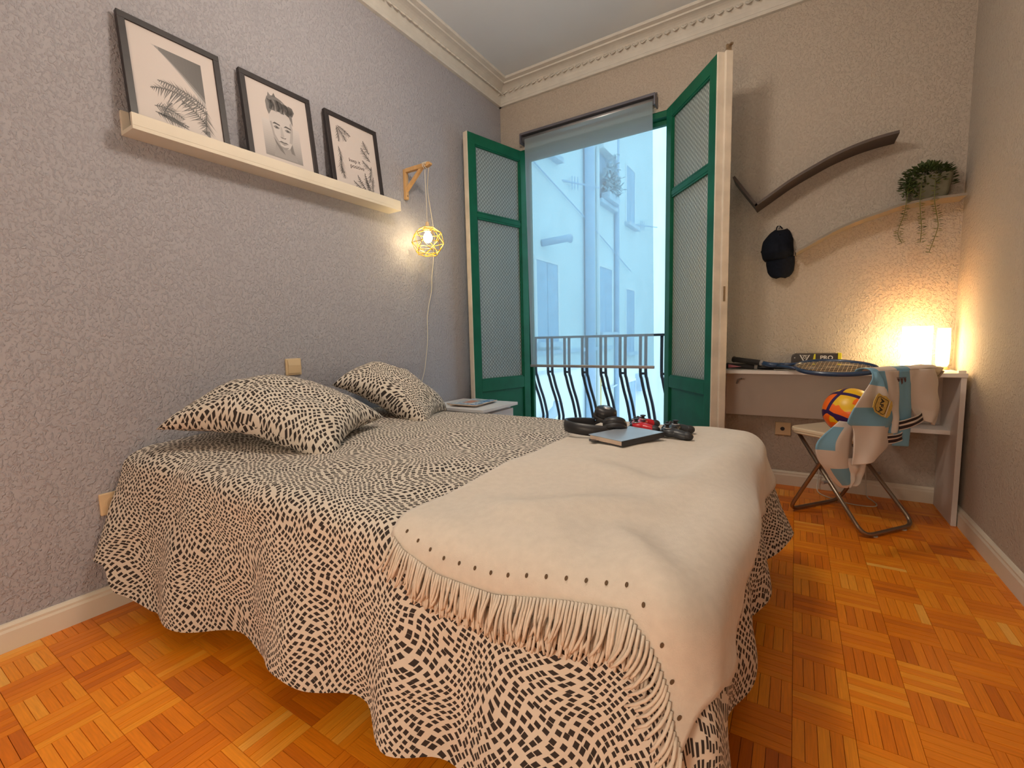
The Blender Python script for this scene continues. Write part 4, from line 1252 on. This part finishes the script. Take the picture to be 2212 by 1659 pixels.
# ------------------------------------------------------------------ desk
DX0, DX1, DY0, DY1 = 1.70, 2.782, -.352, -.018
dk = thing('desk', (2.24, -.18, 0), 'narrow cream-white desk against the far wall in the corner', 'desk')
obj('desktop', bx((DX0, DY0, .720), (DX1, DY1, .740)), M_WHITE, parent=dk, bevel=.0015)
obj('side_panel', bx((DX0 + .005, DY0 + .012, 0), (DX0 + .025, DY1 - .002, .720)), M_WHITE, parent=dk, bevel=.001)
obj('side_panel', bx((DX1 - .022, DY0 + .006, 0), (DX1 - .002, DY1 - .002, .720)), M_WHITE, parent=dk, bevel=.001)
obj('back_panel', bx((DX0 + .025, -.045, .435), (DX1 - .022, -.030, .720)), M_WHITE, parent=dk)
obj('shelf', bx((2.50, -.235, .425), (DX1 - .022, -.046, .447)), M_WHITE, parent=dk, bevel=.001)
obj('drawer_runner', bx((2.50, -.30, .700), (2.70, -.10, .7195)), M_WHITE, parent=dk)
obj('corner_block', bx((DX1 - .030, -.335, .7405), (DX1 - .004, -.310, .752)), M_WHITE, parent=dk)
obj('hinge_bracket', MB().tube([(1.79, -.10, .64), (1.80, -.13, .665), (1.82, -.16, .675)], .006, 6), M_ALU, parent=dk, smooth=True)
s2 = thing('wall_socket', (2.05, -.001, .31), 'cream socket with a dark hole on the far wall below the desk', 'socket')
obj('plate', bx((2.005, -.012, .315), (2.090, -.0005, .395)), M_SWITCH, parent=s2, bevel=.004)
obj('insert', MB().lathe([(.012, .012), (.012, .0145), (.001, .0146)], 16, Matrix.Translation((2.045, 0, .355)) @ Matrix.Rotation(PI / 2, 4, 'X')), M_BLACK, parent=s2)
cb_ = obj('power_cord', MB().tube(catmull([(2.46, -.030, .42), (2.46, -.024, .25), (2.465, -.028, .09), (2.47, -.06, .012), (2.49, -.12, .004), (2.50, -.17, .004), (2.49, -.215, .004), (2.44, -.235, .004), (2.36, -.225, .004), (2.30, -.18, .004), (2.24, -.10, .006), (2.235, -.05, .05), (2.25, -.030, .20), (2.26, -.029, .42)], 6), .003, 6), M_CORD, smooth=True)
tag(cb_, 'thin pale power cord curling on the parquet under the desk', 'cord')

# lamps on the desk
lm = thing('desk_lamp', (2.630, -.130, .740), 'glowing square paper-shade lamp on the desk', 'lamp')
obj('base', bx((2.585, -.175, .7402), (2.675, -.085, .752)), M_PINE, parent=lm, bevel=.002)
mb = MB()
for lo, hi in (((2.578, -.182, .760), (2.682, -.179, .966)), ((2.578, -.081, .760), (2.682, -.078, .966)), ((2.578, -.179, .760), (2.581, -.081, .966)), ((2.679, -.179, .760), (2.682, -.081, .966))):
    mb.box(lo, hi)
obj('shade', mb, M_LAMP, parent=lm)
for x in (2.582, 2.678):
    for y in (-.178, -.082): obj('shade_post', MB().tube([(x, y, .750), (x, y, .9665)], .003, 6), M_PINE, parent=lm)
lm2 = thing('candle_lamp', (2.745, -.075, .740), 'smaller frosted glass lamp glowing in the desk corner beside the paper-shade lamp', 'lamp')
obj('foot', MB().lathe([(.030, .7402), (.030, .747), (.020, .752), (.001, .752)], 18, Matrix.Translation((2.745, -.075, 0))), M_PINE, parent=lm2, smooth=True)
obj('glass_shade', MB().lathe([(.020, .755), (.027, .770), (.029, .86), (.026, .955), (.024, .955), (.001, .90)], 20, Matrix.Translation((2.745, -.075, 0))), M_LAMP2, parent=lm2, smooth=True)

# ball box
bo = thing('ball_box', (2.20, -.09, .740), 'black and yellow box of padel balls standing on the desk behind the rackets', 'box')
fx0, fx1, fz0, fz1, fy = 2.078, 2.322, .7405, .826, -.125
obj('carton', MB().prism([(fx0, fz0), (fx1 - .022, fz0), (fx1 - .022, fz1), (fx0 + .022, fz1 - .002), (fx0 + .006, fz1 - .010), (fx0, fz1 - .026)], -.055, .125, Matrix(((1, 0, 0, 0), (0, 0, -1, 0), (0, 1, 0, 0), (0, 0, 0, 1)))), M_BROWNBLK, parent=bo, bevel=.002)
obj('yellow_end', bx((fx1 - .0218, -.125, fz0), (fx1 - .004, -.055, fz1 + .003)), M_YELLOW, parent=bo, bevel=.002)
MT = Matrix(((1, 0, 0, 0), (0, 0, -1, fy - .0004), (0, 1, 0, 0), (0, 0, 0, 1)))
obj('yellow_band', MB().prism([(2.186, .742), (2.196, .742), (2.196, .824), (2.189, .824), (2.182, .775)], -.0004, .0008, MT), M_YELLOW, parent=bo)
obj('lettering', text_mb('PRO', .032, MT @ Matrix.Translation((2.248, .802, .0006)), .0003, bold=.0008), M_OFFWHITE, parent=bo, fix=False)
obj('lettering', text_mb('PADEL', .016, MT @ Matrix.Translation((2.246, .780, .0006)), .0003), M_GREYPRINT, parent=bo, fix=False)
em = MB()
em.prism([(2.118, .819), (2.124, .819), (2.144, .782), (2.164, .819), (2.170, .819), (2.144, .768)], 0, .0008, MT)
em.prism([(2.128, .817), (2.160, .817), (2.156, .8145), (2.132, .8145)], 0, .0008, MT)
obj('emblem', em, M_OFFWHITE, parent=bo)
obj('emblem_ring', MB().tube([MT @ Vector((2.144 + .0065 * math.cos(t), .806 + .0065 * math.sin(t), .0008)) for t in [2 * PI * k / 16 for k in range(16)]], .0018, 5, closed=True), M_OFFWHITE, parent=bo)
obj('hang_hole', MB().lathe([(.003, 0), (.003, .0008), (.0005, .0008)], 10, MT @ Matrix.Translation((2.095, .802, 0))), M_OFFWHITE, parent=bo)

# rackets
def racket(butt, throat, tip, half, roll, frame_mat, grip_mat, label, strings=True, butt_mat=None):
    """lies on the desk: butt -> throat -> tip, oval head of half-width `half`"""
    b, t, e = Vector(butt), Vector(throat), Vector(tip)
    ax = (e - t); L_ = ax.length; ax.normalize(); sd = Vector((-ax.y, ax.x, 0)).normalized(); sd = sd * math.cos(roll) + Vector((0, 0, math.sin(roll))); c = (t + e) / 2
    o = thing('tennis_racket', ((b.x + e.x) / 2, (b.y + e.y) / 2, .7402), label, 'racket', 'rackets on the desk')
    def H(u, v):
        k = (u + 1) / 2
        return c + ax * (u * L_ / 2) + sd * (v * half) + Vector((0, 0, 0))
    hoop = [H(math.cos(a), math.sin(a) * (1 - .12 * math.cos(a))) for a in [2 * PI * k / 48 for k in range(48)]]
    P = []
    for k in range(48):
        p = hoop[k]; tg = (hoop[(k + 1) % 48] - hoop[k - 1]).normalized(); nn = tg.cross(Vector((0, 0, 1)))
        P.append([p + nn * (.006 * math.cos(a)) + Vector((0, 0, .0115 * math.sin(a))) for a in [2 * PI * q / 8 for q in range(9)]])
    obj('hoop', MB().grid(P, closed_u=True), frame_mat, parent=o, smooth=True)
    sh = t - ax * .085
    for s in (-1, 1):
        obj('throat_arm', MB().tube([H(-.93, s * .42), t - ax * .02 + sd * (s * .030), sh + sd * (s * .010)], [.0085, .0085, .010], 8), frame_mat, parent=o, smooth=True)
    obj('shaft', MB().tube([sh + ax * .01, sh - ax * .04, b + (sh - b) * .62], [.014, .014, .0145], 8), frame_mat, parent=o, smooth=True)
    g0 = b + (sh - b) * .64
    obj('grip', MB().tube([g0, b + (g0 - b) * .08, b], [.0155, .0160, .0185], 8), grip_mat, parent=o, smooth=False)
    obj('butt_cap', MB().tube([b, b - (g0 - b).normalized() * .006], [.0185, .0165], 8), butt_mat or grip_mat, parent=o)
    obj('grip_collar', MB().tube([g0 - (g0 - b).normalized() * .004, g0 + (g0 - b).normalized() * .012], [.0165, .0160], 10), M_GREYPRINT, parent=o, smooth=True)
    if strings:
        for k in range(-7, 8):
            v = k / 8; m = math.sqrt(max(1 - v * v, 0)) * .99
            obj('string', MB().tube([H(-m, v), H(m, v)], .0008, 4), M_STRING, parent=o)
        for k in range(-9, 10):
            u = k / 10; m = math.sqrt(max(1 - u * u, 0)) * .98
            obj('string', MB().tube([H(u, -m), H(u, m)], .0008, 4), M_STRING, parent=o)
    return o
racket((1.786, -.250, .798), (2.100, -.345, .768), (2.448, -.405, .758), .122, math.radians(12.5), M_BLUE, mk('black_overgrip', (.014, .011, .010), .8, bump=.3, bscale=200), 'dark blue tennis racket lying on top with its black grip raised')
racket((1.752, -.260, .7600), (2.070, -.262, .7535), (2.425, -.262, .7525), .105, 0.0, mk('black_racket_lacquer', (.012, .012, .016), .35), mk('black_grip_tape', (.014, .011, .011), .8, bump=.3, bscale=200), 'black racket with a pink panel on its handle lying underneath', butt_mat=M_BLACK)
pk = [o for o in bpy.data.objects if o.name.startswith('tennis_racket')][-1]
obj('pink_panel', MB().prism([(1.760, .7485), (1.830, .7560), (1.760, .7700)], .2700, .2790, Matrix(((1, 0, 0, 0), (0, 0, -1, 0), (0, 1, 0, 0), (0, 0, 0, 1)))), M_PINK, parent=pk)

# ------------------------------------------------------------------ folding chair
CW = Vector((.63, .777, 0)).normalized(); CF = Vector((-CW.y, CW.x, 0)); C0 = Vector((2.355, -.470, 0))
MC = Matrix(((CW.x, CF.x, 0, C0.x), (CW.y, CF.y, 0, C0.y), (0, 0, 1, 0), (0, 0, 0, 1)))   # local x width, y forward
ch = thing('folding_chair', tuple(C0), 'folding chair with cream seat and bronze-grey tube legs in front of the desk', 'chair')
def rounded(pts, r, n=6):
    out = []
    m = len(pts)
    for i, p in enumerate(pts):
        p = Vector(p)
        if i in (0, m - 1): out.append(p); continue
        a = (Vector(pts[i - 1]) - p).normalized(); b = (Vector(pts[i + 1]) - p).normalized()
        p0, p1 = p + a * r, p + b * r
        for k in range(n + 1):
            t = k / n
            out.append(p0 * (1 - t) ** 2 + p * 2 * t * (1 - t) + p1 * t * t)
    return out
hw = .185
f1 = rounded([(-hw + .04, -.235, .76), (-hw + .01, -.02, .40), (-hw, .185, .013), (hw, .185, .013), (hw + .01, -.02, .40), (hw + .025, -.235, .76)], .06)
f1 = [MC @ p for p in f1]
obj('back_frame', MB().tube(f1, .0095, 10), M_TUBE, parent=ch, smooth=True)
f2 = rounded([(-hw + .03, .175, .432), (-hw + .01, -.185, .013), (hw - .01, -.185, .013), (hw - .03, .175, .432)], .06)
obj('front_frame', MB().tube([MC @ p for p in f2], .0095, 10), M_TUBE, parent=ch, smooth=True)
for s in (-1, 1):
    obj('pivot', MB().tube([MC @ Vector((s * (hw + .018), -.004, .215)), MC @ Vector((s * (hw - .022), -.004, .215))], .008, 8), M_ALU, parent=ch)
    obj('foot_cap', MB().lathe([(.0125, 0), (.0125, .004), (.001, .0045)], 10, MC @ Matrix.Translation((s * .10, -.185, .0))), M_EDGE, parent=ch)
def seat_outline():
    return rr_poly(0, .035, .200, .165, .05, 6)
obj('seat', MB().prism(seat_outline(), .440, .462, MC), M_CHAIRSEAT, parent=ch, bevel=.006)
obj('seat_rim', MB().tube([MC @ Vector((x, y, .436)) for x, y in rr_poly(0, .035, .190, .155, .05, 6)], .008, 6, closed=True), M_CHAIRSEAT, parent=ch, smooth=True)
BA0, BA1 = -.215, .202
P = []
for i in range(21):
    t = i / 20; row = []
    x = lerp(BA0, BA1, t); bow = .020 * math.sin(PI * t)
    for k in range(7):
        z = lerp(.628, .782, k / 6)
        row.append(MC @ Vector((x, -.155 - (z - .62) * .52 - bow, z - .006 * abs(2 * t - 1) ** 4)))
    P.append(row)
obj('backrest', MB().grid(P), M_CHAIRSEAT, parent=ch, smooth=True, solid=.012)

bl_c = MC @ Vector((-.138, -.072, .5725))
tag(obj('football', MB().ball(bl_c, .110, 40, 24), M_BALL, smooth=True, base=tuple(bl_c)), 'orange and yellow football with dark purple bands resting on the chair seat', 'ball')

# ------------------------------------------------------------------ football shirt over the backrest
BLUE = (.18, .37, .52); WHT = (.66, .57, .51); BLK = (.020, .008, .010)
SO = C0 - CF * .262                     # plane just outside the backrest top
def SP(s, z, off=0.0): return SO + CW * s - CF * off + Vector((0, 0, z))
sh = thing('football_shirt', tuple(C0 - CF * .25 + Vector((-.1, 0, .30))), 'sky blue and white striped football shirt draped over the chair back', 'shirt')
def patch(Lp, Rp, col, off0=.02, nu=26, nv=44, fold=.012, fr=9.0, seed=0.0, offs=None):
    mb = MB(); P = []
    Lc = catmull([(a, b, 0) for a, b in Lp], 12); Rc = catmull([(a, b, 0) for a, b in Rp], 12)
    def at(C, t):
        k = t * (len(C) - 1); i = min(int(k), len(C) - 2); return C[i].lerp(C[i + 1], k - i)
    for i in range(nu + 1):
        u = i / nu; row = []
        for j in range(nv + 1):
            v = j / nv
            a = at(Lc, v).lerp(at(Rc, v), u)
            o_ = off0 + (interp(v, *offs) if offs else 0) + fold * (math.sin(u * fr + 2.5 * v + seed) * (.3 + .7 * v) + .8 * nz(u * 3 + seed, v * 4, seed)) + .012 * math.sin(PI * u)
            row.append(SP(a.x, a.y, o_))
        P.append(row)
    mb.grid(P, col=col)
    return mb
def c_left(u, v):
    q = v + .03 * math.sin(3 * u) - (.03 * u)
    return BLUE if q < .17 or .40 < q < .60 else WHT
body = MB()
def join(mb, o): mb.add(o.v, o.f, col=list(o.fc))
# collar-side roll that goes over the top edge
roll = MB(); P = []
for i in range(31):
    s = lerp(-.335, .085, i / 30); row = []
    for k in range(9):
        a = PI * k / 8
        row.append(SO + CW * s + CF * (.013 - .033 * math.cos(a) * -1 * -1 + 0.0) + Vector((0, 0, .778 + .016 * math.sin(a) + .003 * nz(s * 20, 0, 0))))
    P.append(row)
roll.grid(P, col=lambda u, v: BLUE if (u < .10 or .37 < u < .58) else WHT)
join(body, roll)
join(body, patch([(-.190, .780), (-.172, .672), (-.166, .576), (-.168, .455)], [(-.088, .778), (-.078, .659), (-.068, .576), (-.072, .447)], lambda u, v: BLUE, .014, 14, 30, .006, 6, 1.0))
join(body, patch([(-.335, .784), (-.300, .700), (-.270, .600), (-.262, .520)], [(-.180, .780), (-.170, .680), (-.165, .590), (-.168, .515)], lambda u, v: BLUE if (u < .42 and v < .62) or (u < .5 and v > .80) else WHT, .022, 20, 34, .012, 7, .4))
join(body, patch([(-.345, .784), (-.392, .733), (-.447, .677), (-.504, .595), (-.462, .560), (-.458, .483), (-.457, .409)], [(-.315, .784), (-.290, .715), (-.262, .655), (-.245, .590), (-.262, .530), (-.262, .470), (-.335, .428)], c_left, .040, 30, 56, .010, 6, 2.1, ([0, .1, .3, 1], [-.018, 0, .01, .012])))
join(body, patch([(-.500, .590), (-.605, .515), (-.606, .451), (-.561, .394), (-.500, .331), (-.469, .310)], [(-.400, .575), (-.415, .500), (-.405, .425), (-.400, .385), (-.390, .350), (-.430, .320)], lambda u, v: BLUE if (v < .30 and u < .38 and v > .06) or (.56 < v < .86 and u > .12) else WHT, .016, 22, 44, .010, 7, 3.3))
join(body, patch([(-.475, .430), (-.450, .390), (-.440, .350), (-.450, .312)], [(-.340, .445), (-.345, .400), (-.372, .345), (-.415, .318)], lambda u, v: WHT, .020, 16, 24, .012, 8, 5.0))
obj('body', body, M_SHIRT, parent=sh, smooth=True, solid=.003, fix=False)
slv = patch([(-.100, .780), (-.085, .690), (-.060, .620), (-.020, .560)], [(.075, .778), (.112, .690), (.148, .585), (.100, .522)], lambda u, v: WHT, .016, 22, 34, .012, 8, 1.7)
obj('sleeve', slv, M_SHIRT, parent=sh, smooth=True, solid=.003, fix=False)
def stripes(u, v): return BLK if .14 < v < .40 or .58 < v < .86 else WHT
obj('striped_cuff', patch([(-.176, .566), (-.174, .548), (-.170, .526)], [(-.030, .594), (-.020, .574), (-.008, .553)], stripes, .034, 16, 22, .003, 3, 0), M_SHIRT, parent=sh, smooth=True, solid=.003, fix=False)
obj('striped_cuff', patch([(-.270, .516), (-.270, .500), (-.272, .478)], [(-.166, .522), (-.166, .506), (-.166, .486)], stripes, .046, 16, 22, .004, 3, 1), M_SHIRT, parent=sh, smooth=True, solid=.003, fix=False)
# crest and letters
MCR = Matrix(((CW.x, 0, -CF.x, 0), (CW.y, 0, -CF.y, 0), (0, 1, 0, 0), (0, 0, 0, 1)))
pcr = SP(-.352, .648, .078)
Mc = Matrix.Translation(pcr) @ MCR @ Matrix.Rotation(-.42, 4, 'Z')
crest = obj('crest', MB().prism([(-.052, .030), (-.045, .040), (-.02, .038), (0, .044), (.02, .038), (.045, .036), (.056, .020), (.058, -.018), (.048, -.034), (.01, -.038), (-.03, -.036), (-.052, -.022), (-.058, 0)], -.001, .0012, Mc), M_GOLDTHREAD, parent=sh, bevel=.0008)
obj('crest_line', MB().prism([(.030, -.034), (.034, -.034), (.034, .034), (.030, .034)], .0012, .0018, Mc), M_OFFWHITE, parent=crest)
obj('crest_outline', MB().tube([Mc @ Vector((x, y, .0014)) for x, y in ((-.042, .024), (-.030, .030), (.020, .030), (.024, .020), (.024, -.022), (.016, -.030), (-.030, -.028), (-.044, -.014))], .0012, 5, closed=True), M_BLACKTHREAD, parent=crest)
obj('crest_letters', text_mb('AFA', .030, Mc @ Matrix.Translation((-.010, 0, .0016)) @ Matrix.Rotation(-PI / 2 + .2, 4, 'Z'), .0004, bold=.0007), M_BLACKTHREAD, parent=crest, fix=False)
# three-bar chest mark
Mt = Matrix.Translation(SP(-.197, .733, .048)) @ MCR
em = MB()
for (x0, w_, h) in ((-.028, .016, .014), (-.008, .016, .026), (.012, .016, .018)):
    em.prism([(x0, .017), (x0 + w_, .017), (x0 + w_ * .95 + .002, .017 - h * .8), (x0 + w_ * .3 + .006, .017 - h)], 0, .0008, Mt)
em.prism([(-.030, .021), (.030, .021), (.028, .0185), (-.028, .0185)], 0, .0008, Mt)
obj('chest_mark', em, M_MAROON, parent=sh)

# ------------------------------------------------------------------ balcony, railing, courtyard
bal = struct('trim_4', bx((-.25, .142, -.12), (1.85, .62, -.02)), M_CONC)
rail = thing('balcony_railing', (.62, .45, -.02), 'dark bowed iron balcony railing with paired bars', 'railing')
RY = .45
obj('hand_rail', bx((-.10, RY - .020, .948), (1.45, RY + .010, .968)), M_DARKMETAL, parent=rail, bevel=.003)
obj('bottom_rail', bx((-.10, RY + .06, .055), (1.45, RY + .085, .075)), M_DARKMETAL, parent=rail, bevel=.003)
for k in range(-1, 9):
    xc = .018 + .171 * k
    for s in (-1, 1):
        x = xc + s * .022
        pts = [(x, RY, .95), (x, RY, .66), (x + .006, RY + .012, .60), (x + .018, RY + .04, .50), (x + .034, RY + .085, .38), (x + .046, RY + .115, .26), (x + .050, RY + .120, .20), (x + .045, RY + .10, .12), (x + .038, RY + .072, .06)]
        obj('bar', MB().tube(catmull(pts, 4), .0130, 8), M_DARKMETAL, parent=rail, smooth=True)
    obj('bar_clip', MB().tube([(xc - .026, RY, .645), (xc + .026, RY, .645)], .0095, 8), M_DARKMETAL, parent=rail, smooth=True)
for x in (-.09, .60, 1.44):
    obj('post', bx((x - .012, RY + .060, -.02), (x + .012, RY + .084, .075)), M_DARKMETAL, parent=rail)

fc = thing('courtyard_building', (-1.0, 6.0, -3.0), 'pale blue-white courtyard building with pipes and narrow windows beyond the railing', 'building')
FX = -1.0
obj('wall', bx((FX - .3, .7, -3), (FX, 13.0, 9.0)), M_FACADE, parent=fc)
def fwindow(y0, y1, z0, z1, depth=.10, sill=True, mat=None):
    w = obj('window', MB().box((FX - .02, y0 - .05, z0 - .05), (FX + .018, y0, z1 + .05)).box((FX - .02, y1, z0 - .05), (FX + .018, y1 + .05, z1 + .05)).box((FX - .02, y0, z1), (FX + .018, y1, z1 + .05)), M_FACADE2, parent=fc)
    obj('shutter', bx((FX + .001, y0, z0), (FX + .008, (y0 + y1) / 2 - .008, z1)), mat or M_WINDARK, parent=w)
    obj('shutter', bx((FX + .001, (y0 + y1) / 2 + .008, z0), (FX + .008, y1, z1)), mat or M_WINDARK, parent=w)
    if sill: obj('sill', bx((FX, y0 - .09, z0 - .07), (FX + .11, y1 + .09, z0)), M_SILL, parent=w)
    return w
fwindow(2.36, 3.03, .90, 2.05)
fwindow(4.74, 5.42, 1.05, 2.25); fwindow(4.74, 5.42, 3.42, 4.55)
fwindow(6.31, 6.88, .62, 1.96); fwindow(6.31, 6.88, 3.34, 4.50)
fwindow(9.85, 10.5, .90, 2.16); fwindow(2.30, 3.0, 3.6, 4.9); fwindow(9.85, 10.5, 3.5, 4.8)
fwindow(6.45, 7.0, -1.1, -.05)
for y, r_, m in ((4.10, .085, M_PIPE), (4.62, .030, M_FACADE2), (5.60, .045, M_PIPE), (4.72, .022, M_YPIPE)):
    top = 9.0 if m is not M_YPIPE else .70
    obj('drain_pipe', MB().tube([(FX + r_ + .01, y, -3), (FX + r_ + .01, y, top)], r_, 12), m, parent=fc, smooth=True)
obj('ledge', bx((FX, .8, .72), (FX + .05, 5.4, .78)), M_SILL, parent=fc)
obj('ledge', bx((FX, .8, .45), (FX + .03, 4.0, .48)), M_SILL, parent=fc)
obj('cornice_block', MB().prism([(4.60, 4.25), (5.30, 4.25), (5.30, 4.75), (4.60, 4.75)], FX, FX + .16, Matrix(((0, 0, 1, 0), (1, 0, 0, 0), (0, 1, 0, 0), (0, 0, 0, 1)))), M_FACADE2, parent=fc)
obj('vent_pipe', MB().tube([(FX, 2.55, 2.30), (FX + .30, 2.75, 2.36), (FX + .34, 2.80, 2.36)], [.05, .05, .065], 10), M_PIPE, parent=fc, smooth=True)
obj('vent_pipe', MB().tube([(FX, 2.40, -.35), (FX + .25, 2.45, -.05), (FX + .28, 2.45, .05)], .07, 12), M_SILL, parent=fc, smooth=True)
obj('branch_pipe', MB().tube(catmull([(FX + .06, 4.74, .06), (FX + .07, 5.0, -.02), (FX + .07, 5.3, -.03), (FX + .06, 5.58, -.01)], 4), .02, 6), M_SILL, parent=fc, smooth=True)
obj('wall_box', bx((FX, 7.02, -.30), (FX + .14, 7.55, .10)), M_SILL, parent=fc)
obj('clothes_line', MB().tube([(FX + .03, 2.2, 3.35), (FX + .05, 4.0, 2.95), (FX + .05, 6.5, 2.35)], .010, 5), M_PIPE, parent=fc)
for y, z, s in ((3.25, 3.35, 1.0), (6.95, 3.42, 1.0)):
    an = obj('antenna', MB().tube([(FX, y, z), (FX + .25, y + .9 * s, z + .08)], .014, 5), M_PIPE, parent=fc)
    for t in (.25, .32, .40):
        c = Vector((FX + .25 * t, y + .9 * s * t, z + .08 * t))
        obj('antenna_rod', MB().tube([c + Vector((0, 0, -.10)), c + Vector((0, 0, .10))], .008, 5), M_PIPE, parent=an)
obj('ground', bx((FX, .7, -3.1), (6.0, 13.0, -3.0)), M_CONC, parent=fc)
obj('end_wall', bx((FX, 13.0, -3), (6.0, 13.3, 9.0)), M_FACADE2, parent=fc)
# potted shrub on the upper sill of the building
sb = thing('window_shrub', (FX + .12, 5.05, 3.36), 'bushy plant on the window sill of the courtyard building', 'plant')
shr = MB(); rl = random.Random(21)
for k in range(420):
    p = Vector((FX + .13 + rl.gauss(0, .06), 5.08 + rl.gauss(0, .17), 3.52 + abs(rl.gauss(0, .26))))
    leaf_geo(shr, p, Vector((rl.uniform(-1, 1), rl.uniform(-1, 1), rl.uniform(-.3, 1))), .10, .045)
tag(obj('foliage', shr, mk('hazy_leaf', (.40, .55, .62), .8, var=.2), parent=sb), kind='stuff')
obj('pot', bx((FX + .03, 4.80, 3.425), (FX + .20, 5.36, 3.56)), M_SILL, parent=sb, bevel=.01)

# ------------------------------------------------------------------ ceiling lamp above the frame, added fill lamp behind the camera
cl = thing('ceiling_lamp', (1.30, -1.95, 2.32), 'round opal glass pendant lamp hanging from the ceiling above the bed', 'lamp')
MCL = Matrix.Translation((1.30, -1.95, 0))
obj('canopy', MB().lathe([(.001, 2.9495), (.055, 2.9495), (.055, 2.93), (.012, 2.92), (.001, 2.92)], 24, MCL), M_ALU, parent=cl, smooth=True)
obj('rod', MB().tube([(1.30, -1.95, 2.925), (1.30, -1.95, 2.53)], .006, 8), M_ALU, parent=cl, smooth=True)
obj('cap', MB().lathe([(.001, 2.56), (.02, 2.56), (.055, 2.545), (.055, 2.528), (.001, 2.528)], 24, MCL), M_ALU, parent=cl, smooth=True)
obj('glass_globe', MB().lathe([(.05, 2.527), (.10, 2.508), (.135, 2.465), (.142, 2.425), (.130, 2.378), (.085, 2.338), (.001, 2.322)], 28, MCL), M_CEILLAMP, parent=cl, smooth=True)
fl = thing('fill_lamp', (1.62, -4.12, 0), 'added unseen fill lamp with a lit drum shade behind the camera', 'lamp')  # added out of view to brighten the lower walls and floor
MFL = Matrix.Translation((1.62, -4.12, 0))
obj('base', MB().lathe([(.13, 0), (.13, .018), (.02, .028), (.001, .028)], 24, MFL), M_ALU, parent=fl, smooth=True)
obj('pole', MB().tube([(1.62, -4.12, .02), (1.62, -4.12, .95)], .011, 10), M_ALU, parent=fl, smooth=True)
obj('shade', MB().lathe([(.18, .88), (.15, 1.16), (.001, 1.165)], 28, MFL), M_FILL_LAMP, parent=fl, smooth=True)
